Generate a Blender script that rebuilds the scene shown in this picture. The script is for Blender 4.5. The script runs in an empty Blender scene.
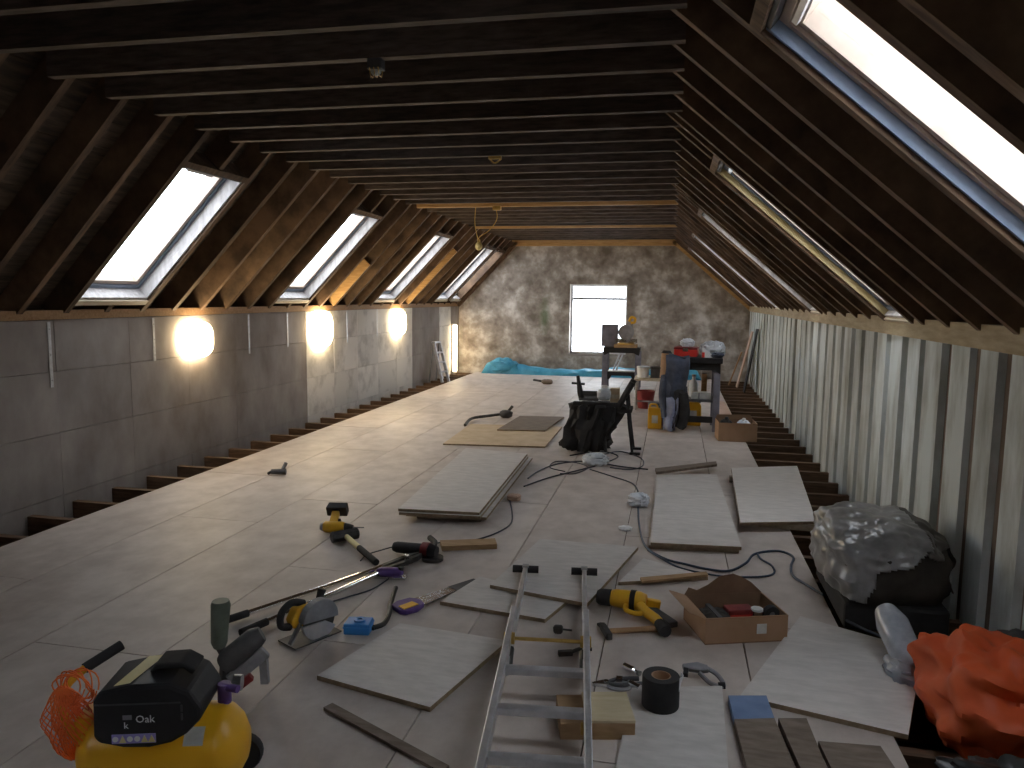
import bpy, bmesh, math, random
from mathutils import Vector, Matrix, noise
random.seed(7)
scene = bpy.context.scene
COL = scene.collection
R = math.radians

# ------------------------------------------------------------------ camera
F = 755.8; YAW, PITCH, ROLL = R(11.957), R(-6.549), R(.63); CH = 1.5
fw = Vector((-math.sin(YAW)*math.cos(PITCH), math.cos(YAW)*math.cos(PITCH), math.sin(PITCH)))
rt = Vector((math.cos(YAW), math.sin(YAW), 0)); up = rt.cross(fw)
rt, up = rt*math.cos(ROLL)+up*math.sin(ROLL), up*math.cos(ROLL)-rt*math.sin(ROLL)
cam_d = bpy.data.cameras.new('camera'); cam = bpy.data.objects.new('camera', cam_d); COL.objects.link(cam)
cam.matrix_world = Matrix(((rt.x, up.x, -fw.x, 0), (rt.y, up.y, -fw.y, 0), (rt.z, up.z, -fw.z, CH), (0, 0, 0, 1)))
cam_d.sensor_width = 36; cam_d.lens = F*36/1024; cam_d.clip_start = .05; cam_d.clip_end = 200
scene.camera = cam

# ------------------------------------------------------------------ light
world = bpy.data.worlds.new('sky'); scene.world = world; world.use_nodes = True
bg = world.node_tree.nodes['Background']
bg.inputs['Color'].default_value = (.90, .93, 1, 1); bg.inputs['Strength'].default_value = 9.0
scene.view_settings.view_transform = 'Standard'; scene.view_settings.look = 'None'
scene.view_settings.exposure = 0.0; scene.view_settings.gamma = 1; scene.view_settings.use_curve_mapping = False
scene.cycles.use_denoising = True
scene.cycles.max_bounces = 10; scene.cycles.diffuse_bounces = 6; scene.cycles.transparent_max_bounces = 12

# pixel -> place (on the floor, or on a plane the thing touches)
def ray(x, y): return fw + rt*((x-512)/F) - up*((y-384)/F)
def P(x, y, z=None, X=None, Y=None):
    r = ray(x, y)
    t = (X/r.x) if X is not None else (Y/r.y) if Y is not None else ((z or 0)-CH)/r.z
    return Vector((r.x*t, r.y*t, CH+r.z*t))

# ------------------------------------------------------------------ materials
M = {}
def mat(name, c, c2=None, sc=8, rough=.7, metal=0, bump=0, rand=0, stretch=(1, 1, 1), spec=.4, lo=.35, hi=.65, detail=5, c3=None, world_co=False, alpha=1, trans=0):
    m = bpy.data.materials.new(name); m.use_nodes = True; nt = m.node_tree; b = nt.nodes['Principled BSDF']; L = nt.links.new
    b.inputs['Roughness'].default_value = rough; b.inputs['Metallic'].default_value = metal; b.inputs['Specular IOR Level'].default_value = spec
    b.inputs['Base Color'].default_value = (*c, 1); b.inputs['Alpha'].default_value = alpha; b.inputs['Transmission Weight'].default_value = trans
    M[name] = m
    if c2 is None: return m
    tc = nt.nodes.new('ShaderNodeTexCoord'); oi = nt.nodes.new('ShaderNodeObjectInfo'); mp = nt.nodes.new('ShaderNodeMapping'); mp.inputs['Scale'].default_value = stretch
    if world_co:
        g = nt.nodes.new('ShaderNodeNewGeometry'); L(g.outputs['Position'], mp.inputs['Vector'])
    else:
        ad = nt.nodes.new('ShaderNodeVectorMath'); ml = nt.nodes.new('ShaderNodeMath'); ml.operation = 'MULTIPLY'; ml.inputs[1].default_value = 37
        L(oi.outputs['Random'], ml.inputs[0]); L(tc.outputs['Object'], ad.inputs[0]); L(ml.outputs[0], ad.inputs[1]); L(ad.outputs[0], mp.inputs['Vector'])
    n = nt.nodes.new('ShaderNodeTexNoise'); n.inputs['Scale'].default_value = sc; n.inputs['Detail'].default_value = detail; n.inputs['Roughness'].default_value = .6
    L(mp.outputs[0], n.inputs['Vector'])
    rp = nt.nodes.new('ShaderNodeValToRGB'); e = rp.color_ramp.elements
    e[0].position = lo; e[0].color = (*c, 1); e[1].position = hi; e[1].color = (*c2, 1)
    if c3: k = e.new((lo+hi)/2); k.color = (*c3, 1)
    L(n.outputs['Fac'], rp.inputs[0]); out = rp.outputs[0]
    if rand:
        hs = nt.nodes.new('ShaderNodeHueSaturation'); mr = nt.nodes.new('ShaderNodeMapRange')
        mr.inputs['To Min'].default_value = 1-rand; mr.inputs['To Max'].default_value = 1+rand
        L(oi.outputs['Random'], mr.inputs['Value']); L(mr.outputs[0], hs.inputs['Value']); L(out, hs.inputs['Color']); out = hs.outputs[0]
    L(out, b.inputs['Base Color'])
    if bump:
        bp = nt.nodes.new('ShaderNodeBump'); bp.inputs['Strength'].default_value = bump; bp.inputs['Distance'].default_value = .01
        L(n.outputs['Fac'], bp.inputs['Height']); L(bp.outputs[0], b.inputs['Normal'])
    return m

mat('chipboard', (.44, .38, .345), (.58, .515, .475), 5, rough=.55, rand=.06, detail=10, bump=.05, stretch=(1.1, .9, 1))
mat('chipboard_loose', (.55, .52, .50), (.67, .635, .61), 9, rough=.6, rand=.05, detail=9, stretch=(1, 3, 1))
mat('chip_edge', (.22, .16, .10), (.32, .24, .16), 30, rough=.9)
mat('tan_board', (.50, .38, .24), (.60, .47, .32), 7, rough=.7)
mat('brown_board', (.15, .115, .09), (.23, .185, .15), 9, rough=.8, stretch=(1, 4, 1))
mat('timber_dark', (.07, .044, .028), (.19, .118, .07), 3, rough=.8, rand=.25, stretch=(1.4, 8, 1.4), bump=.15)
mat('timber_joist', (.06, .045, .038), (.14, .105, .085), 5, rough=.8, rand=.25, stretch=(1.2, 8, 8), bump=.2)
mat('timber_pine_lit', (.46, .26, .10), (.62, .38, .16), 5, rough=.6, rand=.1, stretch=(1.2, 8, 8))  # newer pine; its orange also carries the warm light on far timbers
mat('timber_pale', (.46, .40, .30), (.60, .53, .42), 5, rough=.7, rand=.1, stretch=(8, 1, 8))
mat('sarking', (.05, .036, .026), (.13, .09, .06), 4, rough=.85, rand=.3, stretch=(8, 1, 8), bump=.2)
mat('floor_joist', (.085, .05, .03), (.17, .10, .06), 6, rough=.8, rand=.15, stretch=(1, 8, 8))
mat('subfloor', (.03, .024, .02), (.07, .055, .045), 4, rough=.95)
mat('concrete_grey', (.22, .185, .17), (.43, .385, .355), 2.0, rough=.85, rand=.03, world_co=True, detail=8, bump=.15, lo=.3, hi=.7, stretch=(1, 1, .6))
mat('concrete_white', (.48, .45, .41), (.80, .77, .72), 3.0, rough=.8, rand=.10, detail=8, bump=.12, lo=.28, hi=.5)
mat('joint_dark', (.14, .115, .10), (.22, .19, .17), 12, rough=.95)
mat('whitewash', (.30, .31, .28), (.62, .67, .67), 2.4, rough=.75, rand=.14, detail=8, bump=.15, lo=.30, hi=.56, stretch=(1, 2, .55))
mat('rib_brown', (.15, .11, .085), (.26, .21, .17), 5, rough=.9, stretch=(1, 1, .3))
mat('plate', (.32, .25, .14), (.46, .37, .23), 5, rough=.7, stretch=(6, 1, 6))
mat('lining_pale', (.45, .43, .43), (.66, .64, .64), 6, rough=.6, stretch=(4, 4, 1))
mat('lining_blue', (.20, .28, .42), (.28, .37, .52), 6, rough=.5)
mat('lining_warm_lit', (.50, .40, .18), (.62, .52, .28), 6, rough=.6)  # yellow stands in for warm light falling on the reveal
mat('frame_blue', (.16, .20, .27), (.22, .27, .35), 6, rough=.45)
mat('frame_alu', (.50, .52, .55), (.62, .63, .66), 20, rough=.35, metal=.6)
mat('sash', (.46, .37, .31), (.56, .47, .40), 6, rough=.5)
mat('slate', (.05, .05, .055), (.09, .09, .10), 8)
mat('galv', (.55, .55, .56), (.7, .7, .7), 30, rough=.4, metal=.7)
mat('yellow', (.80, .40, .012), (.86, .46, .02), 4, rough=.35)
mat('tool_yellow', (.75, .40, .02), (.85, .48, .03), 6, rough=.45)
mat('black', (.012, .012, .014), (.022, .022, .025), 8, rough=.5)
mat('black_soft', (.018, .018, .02), (.035, .034, .036), 10, rough=.8)
mat('black_gloss', (.012, .012, .013), (.03, .03, .031), 8, rough=.35, spec=.5)
mat('grey_dark', (.06, .06, .065), (.10, .10, .105), 12, rough=.6)
mat('grey_mid', (.22, .22, .24), (.32, .32, .34), 12, rough=.5)
mat('slate_grey', (.13, .13, .17), (.20, .20, .25), 8, rough=.6)
mat('steel', (.55, .56, .58), (.72, .73, .75), 30, rough=.25, metal=1)
mat('steel_dull', (.30, .30, .31), (.45, .45, .46), 20, rough=.4, metal=.9)
mat('alu', (.55, .56, .60), (.72, .73, .77), 14, rough=.38, metal=.75)
mat('brass', (.45, .28, .07), (.6, .4, .12), 20, rough=.4, metal=.5)
mat('chrome', (.85, .86, .88), (.92, .92, .93), 20, rough=.12, metal=1)
mat('iron', (.035, .035, .036), (.08, .075, .07), 20, rough=.55, metal=.4)
mat('wood_handle', (.34, .19, .09), (.46, .28, .14), 8, rough=.6, stretch=(1, 6, 6))
mat('wood_block', (.32, .20, .10), (.44, .29, .16), 7, rough=.75, stretch=(1, 5, 5))
mat('wood_top', (.52, .43, .27), (.62, .53, .36), 7, rough=.75, stretch=(1, 5, 5))
mat('cardboard', (.36, .22, .13), (.43, .27, .17), 5, rough=.85)
mat('cardboard_in', (.20, .12, .075), (.27, .17, .11), 5, rough=.9)
mat('blue_plastic', (.035, .22, .62), (.05, .28, .70), 6, rough=.4)
mat('blue_tarp', (.05, .28, .46), (.10, .42, .60), 5, rough=.35)
mat('blue_paint', (.13, .20, .36), (.18, .26, .44), 9, rough=.7)
mat('purple', (.10, .05, .22), (.15, .08, .30), 8, rough=.5)
mat('green_grey', (.10, .125, .10), (.15, .18, .145), 12, rough=.55)
mat('orange', (.95, .20, .04), (1, .26, .06), 6, rough=.6)
mat('orange_cloth', (.46, .06, .012), (.58, .09, .018), 4, rough=.6)
mat('red', (.55, .03, .025), (.65, .05, .04), 6, rough=.45)
mat('red_dark', (.16, .02, .022), (.26, .035, .035), 10, rough=.5)
mat('white', (.75, .76, .78), (.85, .86, .87), 6, rough=.5)
mat('white_bag', (.55, .60, .68), (.78, .82, .87), 7, rough=.4)
mat('polythene', (.13, .13, .13), (.30, .30, .31), 5, rough=.28, spec=.7)
mat('polythene_dark', (.045, .042, .038), (.10, .092, .085), 5, rough=.45)
mat('bubble', (.30, .33, .38), (.46, .49, .55), 9, rough=.25, spec=.7)
mat('sack_dark', (.03, .027, .024), (.07, .062, .054), 6, rough=.85)
mat('denim', (.05, .06, .09), (.10, .115, .16), 8, rough=.9)
mat('denim_light', (.22, .25, .36), (.32, .35, .48), 8, rough=.9)
mat('cable_dark', (.035, .04, .055), (.06, .065, .085), 10, rough=.55)
mat('cable_blue', (.03, .05, .09), (.05, .08, .13), 10, rough=.5)
mat('pink_wood', (.50, .34, .25), (.60, .43, .33), 6, rough=.75, stretch=(1, 1, .3))
mat('sticker', (.50, .50, .48), (.7, .7, .68), 12, rough=.5)
mat('tri_yellow', (.75, .65, .30), (.8, .7, .35), 10, rough=.5)
mat('violet', (.30, .26, .62), (.36, .32, .7), 10, rough=.5)
mat('bulb_glass', (.75, .62, .28), (.85, .72, .35), 10, rough=.1, spec=.8)  # yellow holds the bulb's warm highlight in its base colour

def emit(name, c, st):
    m = mat(name, c, rough=.4); b = m.node_tree.nodes['Principled BSDF']; b.inputs['Emission Color'].default_value = (*c, 1); b.inputs['Emission Strength'].default_value = st
emit('lamp_glow', (1, .79, .48), 32)
emit('strip_glow', (1, .80, .50), 22)
# far wall: blotched plaster with a mossy streak
def far_mat():
    m = mat('far_plaster', (.19, .16, .135), (.70, .67, .64), 3.4, rough=.9, detail=10, bump=.3, lo=.33, hi=.68, c3=(.37, .325, .285), world_co=True)
    nt = m.node_tree; L = nt.links.new; b = nt.nodes['Principled BSDF']; src = b.inputs['Base Color'].links[0].from_socket
    g = nt.nodes.new('ShaderNodeNewGeometry'); mp = nt.nodes.new('ShaderNodeMapping'); L(g.outputs['Position'], mp.inputs['Vector'])
    c = Vector((-2.5, 14.87, 1.15)); mp.vector_type = 'POINT'; mp.inputs['Scale'].default_value = (6, .1, 2.2); mp.inputs['Location'].default_value = (-c.x*6, -c.y*.1, -c.z*2.2)
    ln = nt.nodes.new('ShaderNodeVectorMath'); ln.operation = 'LENGTH'; L(mp.outputs[0], ln.inputs[0])
    n = nt.nodes.new('ShaderNodeTexNoise'); n.inputs['Scale'].default_value = 9; L(g.outputs['Position'], n.inputs['Vector'])
    ad = nt.nodes.new('ShaderNodeMath'); ad.operation = 'ADD'; L(ln.outputs['Value'], ad.inputs[0]); L(n.outputs['Fac'], ad.inputs[1])
    mr = nt.nodes.new('ShaderNodeMapRange'); mr.inputs['From Min'].default_value = .6; mr.inputs['From Max'].default_value = 1.4; mr.inputs['To Min'].default_value = .75; mr.inputs['To Max'].default_value = 0
    L(ad.outputs[0], mr.inputs['Value'])
    mx = nt.nodes.new('ShaderNodeMix'); mx.data_type = 'RGBA'; L(mr.outputs[0], mx.inputs[0]); L(src, mx.inputs[6]); mx.inputs[7].default_value = (.10, .16, .07, 1)
    L(mx.outputs[2], b.inputs['Base Color'])
far_mat()
def glass_mat():
    m = bpy.data.materials.new('glass'); m.use_nodes = True; nt = m.node_tree; nt.nodes.clear(); L = nt.links.new
    o = nt.nodes.new('ShaderNodeOutputMaterial'); t = nt.nodes.new('ShaderNodeBsdfTransparent'); g = nt.nodes.new('ShaderNodeBsdfGlossy'); g.inputs['Roughness'].default_value = .02
    mx = nt.nodes.new('ShaderNodeMixShader'); mx.inputs[0].default_value = .05
    t.inputs['Color'].default_value = (.95, .97, .97, 1)
    L(t.outputs[0], mx.inputs[1]); L(g.outputs[0], mx.inputs[2]); L(mx.outputs[0], o.inputs['Surface']); M['glass'] = m
glass_mat()

# ------------------------------------------------------------------ mesh helpers
class MB:
    def __init__(s): s.v = []; s.f = []
    def add(s, vs, fs):
        o = len(s.v); s.v += [Vector(v) for v in vs]; s.f += [tuple(i+o for i in f) for f in fs]; return s
    def box(s, c, d, rot=None):
        cx, cy, cz = c; x, y, z = d[0]/2, d[1]/2, d[2]/2
        vs = [Vector((a*x, b*y, e*z)) for e in (-1, 1) for b in (-1, 1) for a in (-1, 1)]
        if rot: m = Matrix.Rotation(rot[2], 3, 'Z') @ Matrix.Rotation(rot[1], 3, 'Y') @ Matrix.Rotation(rot[0], 3, 'X'); vs = [m @ v for v in vs]
        return s.add([v+Vector(c) for v in vs], [(0, 2, 3, 1), (4, 5, 7, 6), (0, 1, 5, 4), (2, 6, 7, 3), (0, 4, 6, 2), (1, 3, 7, 5)])
    def bb(s, a, b): return s.box([(a[i]+b[i])/2 for i in range(3)], [abs(b[i]-a[i]) for i in range(3)])
    def bar(s, p, q, w, h, upv=(0, 0, 1)):   # rectangular bar from p to q
        p, q = Vector(p), Vector(q); d = (q-p).normalized(); u = Vector(upv); sd_ = d.cross(u)
        if sd_.length < 1e-4: sd_ = d.cross(Vector((0, 1, 0)))
        sd_.normalize(); u = sd_.cross(d).normalized(); vs = [e+sd_*(a*w/2)+u*(b*h/2) for e in (p, q) for a, b in ((-1, -1), (1, -1), (1, 1), (-1, 1))]
        return s.add(vs, [(0, 1, 2, 3), (7, 6, 5, 4), (0, 4, 5, 1), (1, 5, 6, 2), (2, 6, 7, 3), (3, 7, 4, 0)])
    def tube(s, pts, r, n=8, r2=None, cap=True):
        pts = [Vector(p) for p in pts]; N = len(pts); rings = []; pu = None
        for i, p in enumerate(pts):
            d = (pts[min(i+1, N-1)]-pts[max(i-1, 0)]); d = d.normalized() if d.length > 1e-9 else Vector((0, 0, 1))
            if pu is None: pu = d.orthogonal().normalized()
            pu = (pu-d*pu.dot(d)); pu = pu.normalized() if pu.length > 1e-6 else d.orthogonal().normalized()
            w = d.cross(pu); rr = r[i] if isinstance(r, (list, tuple)) else r+((r2-r)*i/(N-1) if r2 is not None else 0)
            rings.append([p+(pu*math.cos(2*math.pi*k/n)+w*math.sin(2*math.pi*k/n))*rr for k in range(n)])
        vs = [v for g in rings for v in g]; fs = [(i*n+k, i*n+(k+1) % n, (i+1)*n+(k+1) % n, (i+1)*n+k) for i in range(N-1) for k in range(n)]
        if cap: fs += [tuple(range(n-1, -1, -1)), tuple((N-1)*n+k for k in range(n))]
        return s.add(vs, fs)
    def lathe(s, prof, axis='Z', c=(0, 0, 0), n=20):  # profile (r, h); r=0 allowed at ends
        vs = []; fs = []
        for r, h in prof:
            for k in range(n):
                a = 2*math.pi*k/n; x, y = r*math.cos(a), r*math.sin(a)
                vs.append(Vector({'Z': (x, y, h), 'X': (h, x, y), 'Y': (y, h, x)}[axis])+Vector(c))
        for i in range(len(prof)-1):
            for k in range(n): fs.append((i*n+k, i*n+(k+1) % n, (i+1)*n+(k+1) % n, (i+1)*n+k))
        if prof[0] != prof[-1]: fs += [tuple(range(n-1, -1, -1)), tuple((len(prof)-1)*n+k for k in range(n))]
        return s.add(vs, fs)
    def prism(s, poly, a, b, axis='Z'):   # polygon in the two other axes, extruded a..b
        def pt(u, v, w): return {'Z': (u, v, w), 'Y': (u, w, v), 'X': (w, u, v)}[axis]
        n = len(poly); vs = [pt(u, v, a) for u, v in poly]+[pt(u, v, b) for u, v in poly]
        return s.add(vs, [tuple(range(n-1, -1, -1)), tuple(range(n, 2*n))]+[(i, (i+1) % n, n+(i+1) % n, n+i) for i in range(n)])
    def lump(s, c, r, pw=2.6, amp=.12, sc=3, seed=0, nu=28, nv=16, floor=None, ridged=False):
        vs = []; fs = []
        sg = lambda t, e: math.copysign(abs(t)**e, t); e = 2/pw
        for j in range(nv+1):
            ph = -math.pi/2+math.pi*j/nv
            for i in range(nu):
                th = 2*math.pi*i/nu
                d = Vector((sg(math.cos(ph), e)*sg(math.cos(th), e), sg(math.cos(ph), e)*sg(math.sin(th), e), sg(math.sin(ph), e)))
                q = d*sc+Vector((seed*3.1, seed*7.7, seed*1.3)); k = noise.fractal(q, .8, 2.1, 4)
                if ridged == 'soft': k = noise.noise(q)*1.2+.45*noise.noise(q*2.3)
                elif ridged: k = (abs(noise.noise(q))*-2+.6)+.4*noise.noise(q*2.3)
                p = Vector((d.x*r[0], d.y*r[1], d.z*r[2]))*(1+amp*k)+Vector(c)
                if floor is not None: p.z = max(p.z, floor)
                vs.append(p)
        for j in range(nv):
            for i in range(nu): fs.append((j*nu+i, j*nu+(i+1) % nu, (j+1)*nu+(i+1) % nu, (j+1)*nu+i))
        return s.add(vs, fs)
    def sheet(s, fn, nu, nv, th=.003):   # a surface fn(u,v) with thickness
        top = [Vector(fn(i/nu, j/nv)) for j in range(nv+1) for i in range(nu+1)]; W = nu+1
        nr = []
        for j in range(nv+1):
            for i in range(nu+1):
                a = top[j*W+min(i+1, nu)]-top[j*W+max(i-1, 0)]; b = top[min(j+1, nv)*W+i]-top[max(j-1, 0)*W+i]; c = a.cross(b); nr.append(c.normalized() if c.length > 1e-9 else Vector((0, 0, 1)))
        bot = [t-n*th for t, n in zip(top, nr)]; N = len(top); fs = []
        for j in range(nv):
            for i in range(nu):
                q = (j*W+i, j*W+i+1, (j+1)*W+i+1, (j+1)*W+i); fs.append(q); fs.append(tuple(N+k for k in reversed(q)))
        rim = [i for i in range(nu)]+[j*W+nu for j in range(nv)]+[nv*W+i for i in range(nu, 0, -1)]+[j*W for j in range(nv, 0, -1)]
        fs += [(rim[(k+1) % len(rim)], rim[k], N+rim[k], N+rim[(k+1) % len(rim)]) for k in range(len(rim))]
        return s.add(top+bot, fs)
    def xf(s, m): s.v = [m @ v for v in s.v]; return s
    def mesh(s, name, material, smooth=False):
        me = bpy.data.meshes.new(name); me.from_pydata([tuple(v) for v in s.v], [], s.f)
        bm = bmesh.new(); bm.from_mesh(me)
        bmesh.ops.remove_doubles(bm, verts=bm.verts, dist=1e-5); bmesh.ops.recalc_face_normals(bm, faces=bm.faces); bm.to_mesh(me); bm.free()
        me.materials.append(M[material])
        if smooth:
            me.polygons.foreach_set('use_smooth', [True]*len(me.polygons)); me.set_sharp_from_angle(angle=R(40))
        return me
    def build(s, name, material, parent=None, smooth=False, bevel=0, loc=None):
        o = bpy.data.objects.new(name, s.mesh(name, material, smooth)); COL.objects.link(o)
        if parent: o.parent = parent
        if loc: o.location = loc
        if bevel:
            b = o.modifiers.new('bevel', 'BEVEL'); b.width = bevel; b.segments = 2; b.limit_method = 'ANGLE'
        return o
def link(name, me, parent=None, loc=(0, 0, 0), rot=(0, 0, 0)):
    o = bpy.data.objects.new(name, me); COL.objects.link(o); o.parent = parent; o.location = loc; o.rotation_euler = rot; return o
def empty(name, loc=(0, 0, 0), rz=0):
    o = bpy.data.objects.new(name, None); COL.objects.link(o); o.location = loc; o.rotation_euler = (0, 0, rz); o.empty_display_size = .1; return o
def tag(o, label, cat, group=None, kind=None):
    o['label'] = label; o['category'] = cat
    if group: o['group'] = group
    if kind: o['kind'] = kind
    return o
def struct(o, label=None, cat=None):
    o['kind'] = 'structure'
    if label: o['label'] = label
    if cat: o['category'] = cat
    return o
def smooth_path(pts, k=6):
    pts = [Vector(p) for p in pts]; out = []
    for i in range(len(pts)-1):
        a, b, c, d = pts[max(i-1, 0)], pts[i], pts[i+1], pts[min(i+2, len(pts)-1)]
        for j in range(k):
            t = j/k; out.append(.5*((2*b)+(c-a)*t+(2*a-5*b+4*c-d)*t*t+(3*b-a-3*c+d)*t**3))
    return out+[pts[-1]]
class Kit:   # the parts of one thing in its own space; place() poses it and sets it down at height z
    def __init__(s): s.p = []
    def add(s, name, mb, material, of=None, smooth=False, bevel=0, label=None): s.p.append((name, mb, material, of, smooth, bevel, label)); return s
    def place(s, name, label, cat, loc, rz=0, pose=(0, 0), group=None, drop=True):
        m = (Matrix.Rotation(pose[1], 3, 'Y') @ Matrix.Rotation(pose[0], 3, 'X'))
        for q in s.p: q[1].xf(m)
        if drop:
            zm = min(v.z for q in s.p for v in q[1].v)
            for q in s.p: q[1].v = [v-Vector((0, 0, zm)) for v in q[1].v]
        z = loc[2] if len(loc) > 2 else 0
        r = empty(name, (loc[0], loc[1], z), rz); tag(r, label, cat, group); made = {}
        for (n, mb, ma, of, sm, bv, lb) in s.p:
            o = mb.build(n, ma, made[of] if of else r, sm, bv); made.setdefault(n, o)
            if lb: o['label'] = lb
        return r

# ------------------------------------------------------------------ the shell
XL, XR, ZE, ZC, XCL, XCR, LEN, YB = -4.269, 1.401, 1.353, 2.573, -3.084, -.02, 14.868, -4.0
XF, DEP, TH = -3.85, .17, .05
def frame2(side):
    A = Vector((XL, ZE)) if side == 'L' else Vector((XR, ZE)); B = Vector((XCL, ZC)) if side == 'L' else Vector((XCR, ZC))
    t = (B-A).normalized(); n = Vector((-t.y, t.x)) if side == 'L' else Vector((t.y, -t.x)); return A, t, n
def SP(side, u, off, y):  # u metres up the slope from the eave, off metres outward from the rafters' lower edge
    A, t, n = frame2(side); q = A+t*u+n*off; return Vector((q.x, y, q.y))
def meet(off):  # ridge
    A, t, n = frame2('L'); B, s, m = frame2('R'); A = A+n*off; B = B+m*off
    den = t.x*s.y-t.y*s.x; d = B-A; return (d.x*s.y-d.y*s.x)/den, (d.x*t.y-d.y*t.x)/den
URL, URR = meet(DEP); UR = {'L': URL, 'R': URR}
RAF = [2.99+.08+.4*k for k in range(-17, 30)]            # rafter lines
WIN = [-.93+2.8*k for k in range(-1, 6)]                  # openings 0.8 m wide start here
def uz(side, z, off): A, t, n = frame2(side); return (z-(A.y+n.y*off))/t.y
def openings(side):
    w = [(y+(.20 if side == 'R' else 0), y+.8) for y in WIN if (y > 1.5 if side == 'R' else y > 4) or -1 < y < 0]
    if side == 'L': w.append((14.07, 14.77))
    return w

ground = MB().bb((-5.2, YB-.5, -.30), (2.4, LEN+.6, -.22)).build('floor_base', 'subfloor'); struct(ground)

floor = struct(empty('floor', (0, 0, 0)))
# chipboard panels 2.4 x 0.6 in staggered rows
random.seed(3)
pm = {}
for i in range(8):
    x0 = XF+.6*i; y = YB+.02-[0, 1.2, .6, 1.9, .3, 1.5, .9, 2.1][i]
    while y < LEN-.25:
        ya, yb = max(y, YB+.02), min(y+2.4, LEN-.22)
        segs = [(ya, yb, x0+.6)]
        if i == 7: segs = [(ya, yb, .80)]
        for a, b, x1 in segs:
            if b-a > .1:
                w, l = x1-x0-.006, b-a-.006; k = (round(w, 3), round(l, 3))
                if k not in pm: pm[k] = MB().bb((-w/2, -l/2, -.022), (w/2, l/2, 0)).mesh('floor_panel', 'chipboard')
                link('floor_panel', pm[k], floor, ((x0+x1)/2, (a+b)/2, -random.random()*.0015))
        y += 2.4
jm = MB().bb((XL+.002, -.025, -.20), (XR-.002, .025, -.024)).mesh('floor_joist', 'floor_joist')
for k in range(-10, 37): link('floor_joist', jm, floor, (0, .25+.4*k, 0))

# left wall: backing plus large blocks
wl = struct(MB().bb((XL-.45, YB-.4, -.22), (XL-.025, LEN+.4, ZE)).build('wall_left', 'joint_dark'))
rows = [(-.22, .04), (.044, .50), (.504, .94), (.944, ZE-.05)]
bmesh_cache = {}
y = 8.3-.75*17
while y < LEN-.3:
    y1 = min(y+.75, LEN)
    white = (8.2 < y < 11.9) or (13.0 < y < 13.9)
    for ri, (z0, z1) in enumerate(rows):
        for (a, b) in [(y, y1)]:
            k = (round(b-a, 3), ri, white)
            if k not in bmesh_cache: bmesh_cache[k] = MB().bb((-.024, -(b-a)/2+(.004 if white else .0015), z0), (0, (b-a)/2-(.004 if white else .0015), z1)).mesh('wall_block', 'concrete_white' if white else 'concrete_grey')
            link('wall_block', bmesh_cache[k], wl, (XL+random.uniform(-.003, .001), (a+b)/2, 0))
    y = y1
# right wall: whitewashed upright panels with brown recesses between
wr = struct(MB().bb((XR+.03, YB-.4, -.22), (XR+.5, LEN+.4, 1.287)).build('wall_right', 'rib_brown'))
y = YB+.05; pc = {}; random.seed(11)
while y < LEN-.05:
    w = random.choice((.25, .27, .29, .22)); w = min(w, LEN-y)
    if w not in pc: pc[w] = MB().prism([(0, -w/2+.012), (0, w/2-.012), (.034, w/2), (.034, -w/2)], -.2, 1.287).mesh('wall_panel', 'whitewash')
    link('wall_panel', pc[w], wr, (XR+random.uniform(-.006, .004), y+w/2, 0)); y += w+random.choice((.08, .1, .115))
# end walls up to the ridge
ridL = SP('L', URL, DEP, 0)
def gable(y0, y1, name, material, hole=None):
    pts = [(XL-.6, -.22), (XR+.6, -.22), (XR+.6, ZE), (SP('R', 0, DEP, 0).x, SP('R', 0, DEP, 0).z), (ridL.x, ridL.z+.02), (SP('L', 0, DEP, 0).x, SP('L', 0, DEP, 0).z), (XL-.6, ZE)]
    mb = MB()
    if hole is None: mb.prism(pts, y0, y1, 'Y')
    else:
        a, b, c, d = hole
        mb.prism([(XL-.6, -.22), (a, -.22), (a, ZE+.9), (SP('L', .7, DEP, 0).x, SP('L', .7, DEP, 0).z), (SP('L', 0, DEP, 0).x, SP('L', 0, DEP, 0).z), (XL-.6, ZE)], y0, y1, 'Y')
        mb.prism([(b, -.22), (XR+.6, -.22), (XR+.6, ZE), (SP('R', 0, DEP, 0).x, SP('R', 0, DEP, 0).z), (SP('R', .7, DEP, 0).x, SP('R', .7, DEP, 0).z), (b, ZE+.9)], y0, y1, 'Y')
        mb.prism([(a, -.22), (b, -.22), (b, c), (a, c)], y0, y1, 'Y')
        mb.prism([(a, d), (b, d), (b, ZE+.9), (a, ZE+.9)], y0, y1, 'Y')
        mb.prism([(a, ZE+.9), (b, ZE+.9), (SP('R', .7, DEP, 0).x, SP('R', .7, DEP, 0).z), (ridL.x, ridL.z+.02), (SP('L', .7, DEP, 0).x, SP('L', .7, DEP, 0).z)], y0, y1, 'Y')
    return struct(mb.build(name, material))
HOLE = (-2.005, -.89, .395, 1.765)
gable(LEN, LEN+.4, 'wall_far', 'far_plaster', HOLE)
gable(YB-.4, YB, 'wall_back', 'concrete_grey')
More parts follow.
